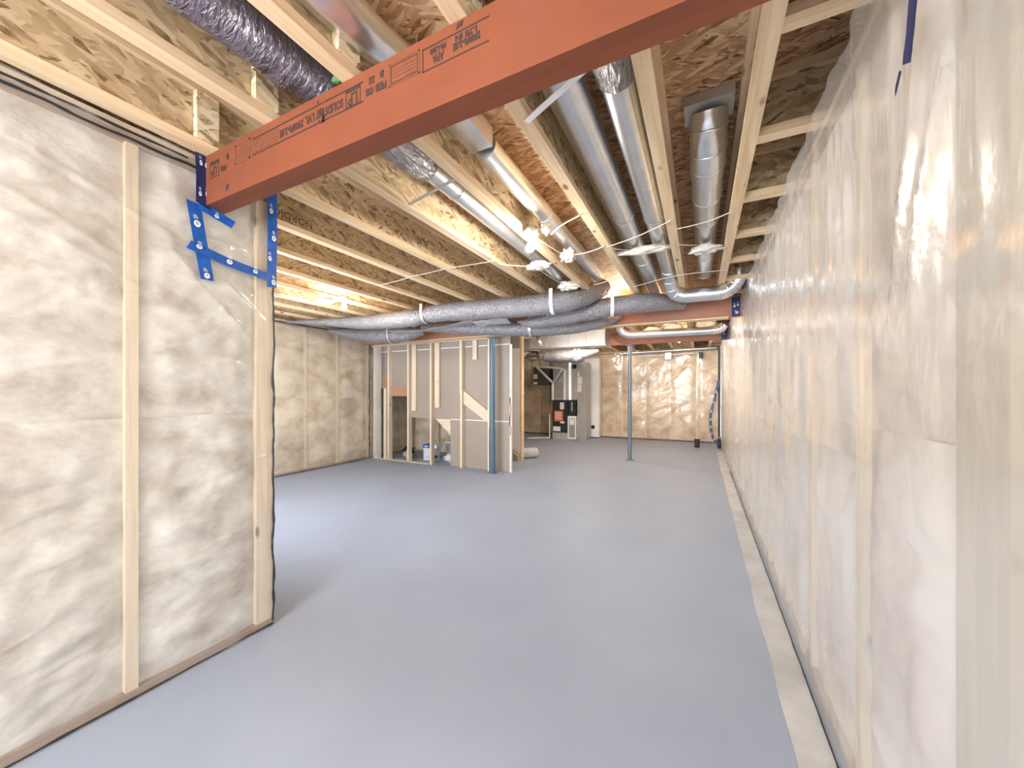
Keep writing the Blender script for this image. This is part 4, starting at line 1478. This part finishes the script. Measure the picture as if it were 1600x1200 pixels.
gp = root('gas_pipe', (-3.835, FY + 0.03, 0.7), 'thin black gas pipe with red end hanging beside furnace', 'pipe')
MB().tube([(-3.835, FY + 0.03, 0.98), (-3.835, FY + 0.03, 2.3)], 0.016, 8).build('upper_run', 'black_rubber', gp)
MB().tube([(-3.835, FY + 0.03, 0.70), (-3.757, FY + 0.03, 0.70)], 0.016, 8).build('furnace_connection', 'copper_red', gp)
MB().tube([(-3.835, FY + 0.03, 0.70), (-3.835, FY + 0.03, 0.98)], 0.020, 8).build('red_tail', 'copper_red', gp)
cp = root('condensate_pipe', (-3.836, FY - 0.05, 0), 'thin white drain pipe running from furnace side onto the floor', 'pipe')
MB().tube([(-3.836, FY - 0.02, 0.70), (-3.836, FY - 0.02, 0.03)], 0.016, 8).build('drop', 'pvc_white', cp)
MB().tube(smooth_path([(-3.836, FY - 0.02, 0.03), (-3.95, FY - 0.06, 0.02), (-4.1, FY - 0.08, 0.02), (-4.2, FY - 0.25, 0.022), (-4.36, FY - 0.38, 0.022)], 4), 0.02, 8).build('floor_run', 'pvc_white', cp)

# trunk duct wrapped in foil, hung across in front of the second beam
td = root('trunk_duct', (-2.3, 6.95, 2.19), 'shiny rectangular foil-wrapped trunk duct with folded end', 'duct')
seams_ = [-3.6, -3.05, -2.70, -2.25, -1.90, -1.56]
for a, b in zip(seams_[:-1], seams_[1:]):
    B((a + 0.003, 6.86, 2.195), (b - 0.003, 7.30, 2.475)).build('duct_section', 'foil', td)
    B((b - 0.008, 6.85, 2.185), (b + 0.006, 7.31, 2.484)).build('drive_cleat', 'galvanized', td)
B((-3.6, 6.84, 2.178), (-1.54, 6.875, 2.194)).build('bottom_flange', 'galvanized_dull', td)

fd = flex_duct([(-3.42, 8.6, 2.20), (-3.05, 8.6, 2.19), (-2.7, 8.6, 2.19), (-2.42, 8.6, 2.22), (-2.1, 8.62, 2.28)], [0.13, 0.155, 0.15, 0.11, 0.04],
               'dark grey flexible duct below the foil trunk above the furnace', 'flex_grey')
duct_strap((-2.623, 8.6, 2.195), 0.145, (1, 0, 0), 'white strap round the dark flexible duct above the furnace', None, tail=0.28)
MB().tube(smooth_path([(-2.75, 8.52, 2.10), (-2.62, 8.50, 2.085), (-2.48, 8.52, 2.12)], 5), [0.06 + 0.02 * math.sin(i * 0.3) for i in range(11)], 14).build('pinched_end', 'flex_purple', fd)
fan = root('inline_fan', (-3.95, 9.0, 2.15), 'round grey inline fan hung above the ventilator box', 'fan')
MB().lathe((-3.95, 9.0, 2.15), [(0.0, 0), (0.15, 0.0), (0.185, 0.04), (0.185, 0.08), (0.13, 0.12), (0.13, 0.18), (0.0, 0.18)]).build('housing', 'galvanized_dull', fan)
B((-4.20, 8.95, 2.27), (-4.05, 9.05, 2.36)).build('junction_box', 'label_white', fan)
MB().bar((-4.087, 9.0, 2.20), (-4.087, 9.0, JB), 0.03, 0.003, (0, 1, 0)).build('hanging_strap', 'strap_metal', fan)
fb2 = root('metal_box', (-3.66, 9.0, 2.14), 'small pale metal box beside the round inline fan', 'box')
B((-3.75, 8.95, 2.14), (-3.59, 9.1, 2.40)).build('case', 'galvanized', fb2)
B((-3.70, 8.944, 2.18), (-3.64, 8.949, 2.30)).build('cover', 'label_white', fb2)
MB().bar((-3.61, 9.02, 2.40), (-3.61, 9.02, JB), 0.03, 0.003, (0, 1, 0)).build('hanging_strap', 'strap_metal', fb2)
for x0, x1 in ((-3.66, -3.60), (-3.42, -3.36)):
    MB().tube(smooth_path([(x0, FY + 0.25, 2.191), (x0, FY + 0.22, 2.30), (x1, FY + 0.10, 2.38), (x1 + 0.06, FY - 0.1, 2.41)], 5), 0.055, 14).build('connecting_pipe', 'galvanized', fu)
ob = MB().tube(smooth_path([(-3.11, 6.72, 2.42), (-2.96, 6.72, 2.42), (-2.85, 6.72, 2.40), (-2.80, 6.72, 2.30), (-2.80, 6.76, 2.24)], 5), 0.05, 14).build('short_pipe', 'galvanized')
tag(ob, 'small galvanized elbow pipe beside the jamb in front of the foil trunk', 'pipe')

# black pipe and floor fitting at the far right
bp = root('black_pipe', (0.36, 10.1, 0), 'tall thin black pipe with fitting beside the hanging navy tape', 'pipe')
MB().tube([(0.385, 10.05, 0.0), (0.385, 10.05, 2.42)], 0.024, 10).build('riser', 'black_rubber', bp)
MB().tube([(0.385, 10.05, 0.02), (0.385, 10.05, 0.22)], 0.042, 12).build('fitting', 'black_rubber', bp)
MB().tube([(0.385, 10.05, 0.23), (0.385, 10.05, 0.28)], 0.036, 12).build('valve', 'copper_red', bp)
bs = root('floor_pipe_stub', (-0.08, 10.1, 0), 'short black pipe stub rising from the floor near back wall', 'pipe')
MB().tube([(-0.08, 10.0, 0.0), (-0.08, 10.0, 0.17)], 0.055, 16).build('stub', 'black_rubber', bs)
MB().tube([(-0.08, 10.0, 0.171), (-0.08, 10.0, 0.20)], 0.062, 16).build('cap', 'black_rubber', bs)
wl = root('water_line', (-0.85, 10.85, 2.2), 'thin white water line with valve high on the back wall', 'pipe')
MB().tube([(-1.55, 10.84, 2.30), (-0.85, 10.84, 2.30)], 0.014, 8).build('line', 'pvc_white', wl)
MB().tube([(-0.70, 10.84, 2.32), (-0.15, 10.84, 2.33)], 0.014, 8).build('line', 'pvc_white', wl)
B((-0.86, 10.80, 2.20), (-0.70, 10.88, 2.38)).build('valve_body', 'galvanized_dull', wl)
MB().tube([(0.0, 10.84, 2.36), (0.0, 10.84, 2.2)], 0.05, 12).build('clamp', 'equipment_grey', wl)
MB().tube([(-2.0, 10.7, 2.40), (0.35, 10.7, 2.44)], 0.035, 12).build('header_pipe', 'galvanized', wl)

# ------------------------------------------------------------------ loose things on the floor
ft_ = root('floor_tube', (-3.06, 6.95, 0), 'open-ended pale tube lying on the floor by the jamb stud', 'tube')
c0, c1 = Vector((-3.20, 6.74, 0.105)), Vector((-2.99, 7.02, 0.105))
MB().tube([c0, c1], 0.10, 20, False).build('tube_wall', 'bare_concrete', ft_)
MB().tube([c0 + Vector((0, 0, 0)), c1], 0.093, 20, False).build('tube_lining', 'equipment_grey', ft_)
wd_ = MB().prism([(-3.34, 0.0), (-3.13, 0.0), (-3.13, 0.10), (-3.34, 0.22)], 6.44, 6.585).build('drywall_offcut', 'drywall')
tag(wd_, 'grey wedge of drywall offcut leaning at the white end panel foot', 'offcut')

bx = root('carton', (-4.75, 5.85, 0), 'tall white carton with bright blue lid between the partition studs', 'box')
B((-4.86, 5.78, 0.0), (-4.64, 6.0, 0.235)).build('carton_body', 'box_white', bx)
B((-4.87, 5.77, 0.236), (-4.68, 5.95, 0.30)).build('carton_lid', 'box_blue', bx)
B((-4.66, 5.80, 0.236), (-4.56, 5.98, 0.31)).build('carton_flap', 'box_white', bx)
B((-4.82, 5.766, 0.255), (-4.75, 5.7695, 0.28)).build('lid_label', 'label_white', bx)
mb = MB()
for k in range(3):
    mb.box((-4.632, 5.80, 0.03 + 0.02 * k), (-4.637, 5.93, 0.042 + 0.02 * k))
mb.build('print_lines', 'ink_black', bx)
mb = MB().box((-4.83, 5.776, 0.05), (-4.70, 5.7795, 0.062))
mb.build('print_lines', 'base_grey', bx)
bag = MB().blob((-4.22, 5.85, 0.075), (0.15, 0.12, 0.085), 9, 0.5, 2.0, 24, 14).build('plastic_bag', 'bag_white')
tag(bag, 'crumpled white plastic bag on the floor behind the partition studs', 'bag')
bl2 = root('storage_bin', (-4.35, 6.3, 0), 'pale grey bin standing behind the crumpled white bag', 'bin')
B((-4.62, 6.2, 0), (-4.2, 6.5, 0.30)).build('bin_body', 'base_grey', bl2)
B((-4.64, 6.18, 0.301), (-4.18, 6.52, 0.33)).build('bin_lid', 'label_white', bl2)
for k, (x, y, s, lab, m) in enumerate(((-5.42, 5.98, (0.12, 0.10, 0.10), 'black bundle on the floor in the left opening of the partition', 'black_rubber'),
                                       (-5.22, 5.75, (0.10, 0.08, 0.08), 'grey crumpled bundle beside the black bundle under the stairs', 'base_grey'))):
    tag(MB().blob((x, y, s[2] * 0.95), s, 21 + k, 0.5, 2.2, 20, 12).build('bundle', m), lab, 'bundle')
dk = B((-4.02, 5.9, 0.0), (-3.96, 5.96, 0.62)).build('dark_post', 'equipment_grey')
tag(dk, 'dark upright post in the shadow behind the triangular gusset', 'post')
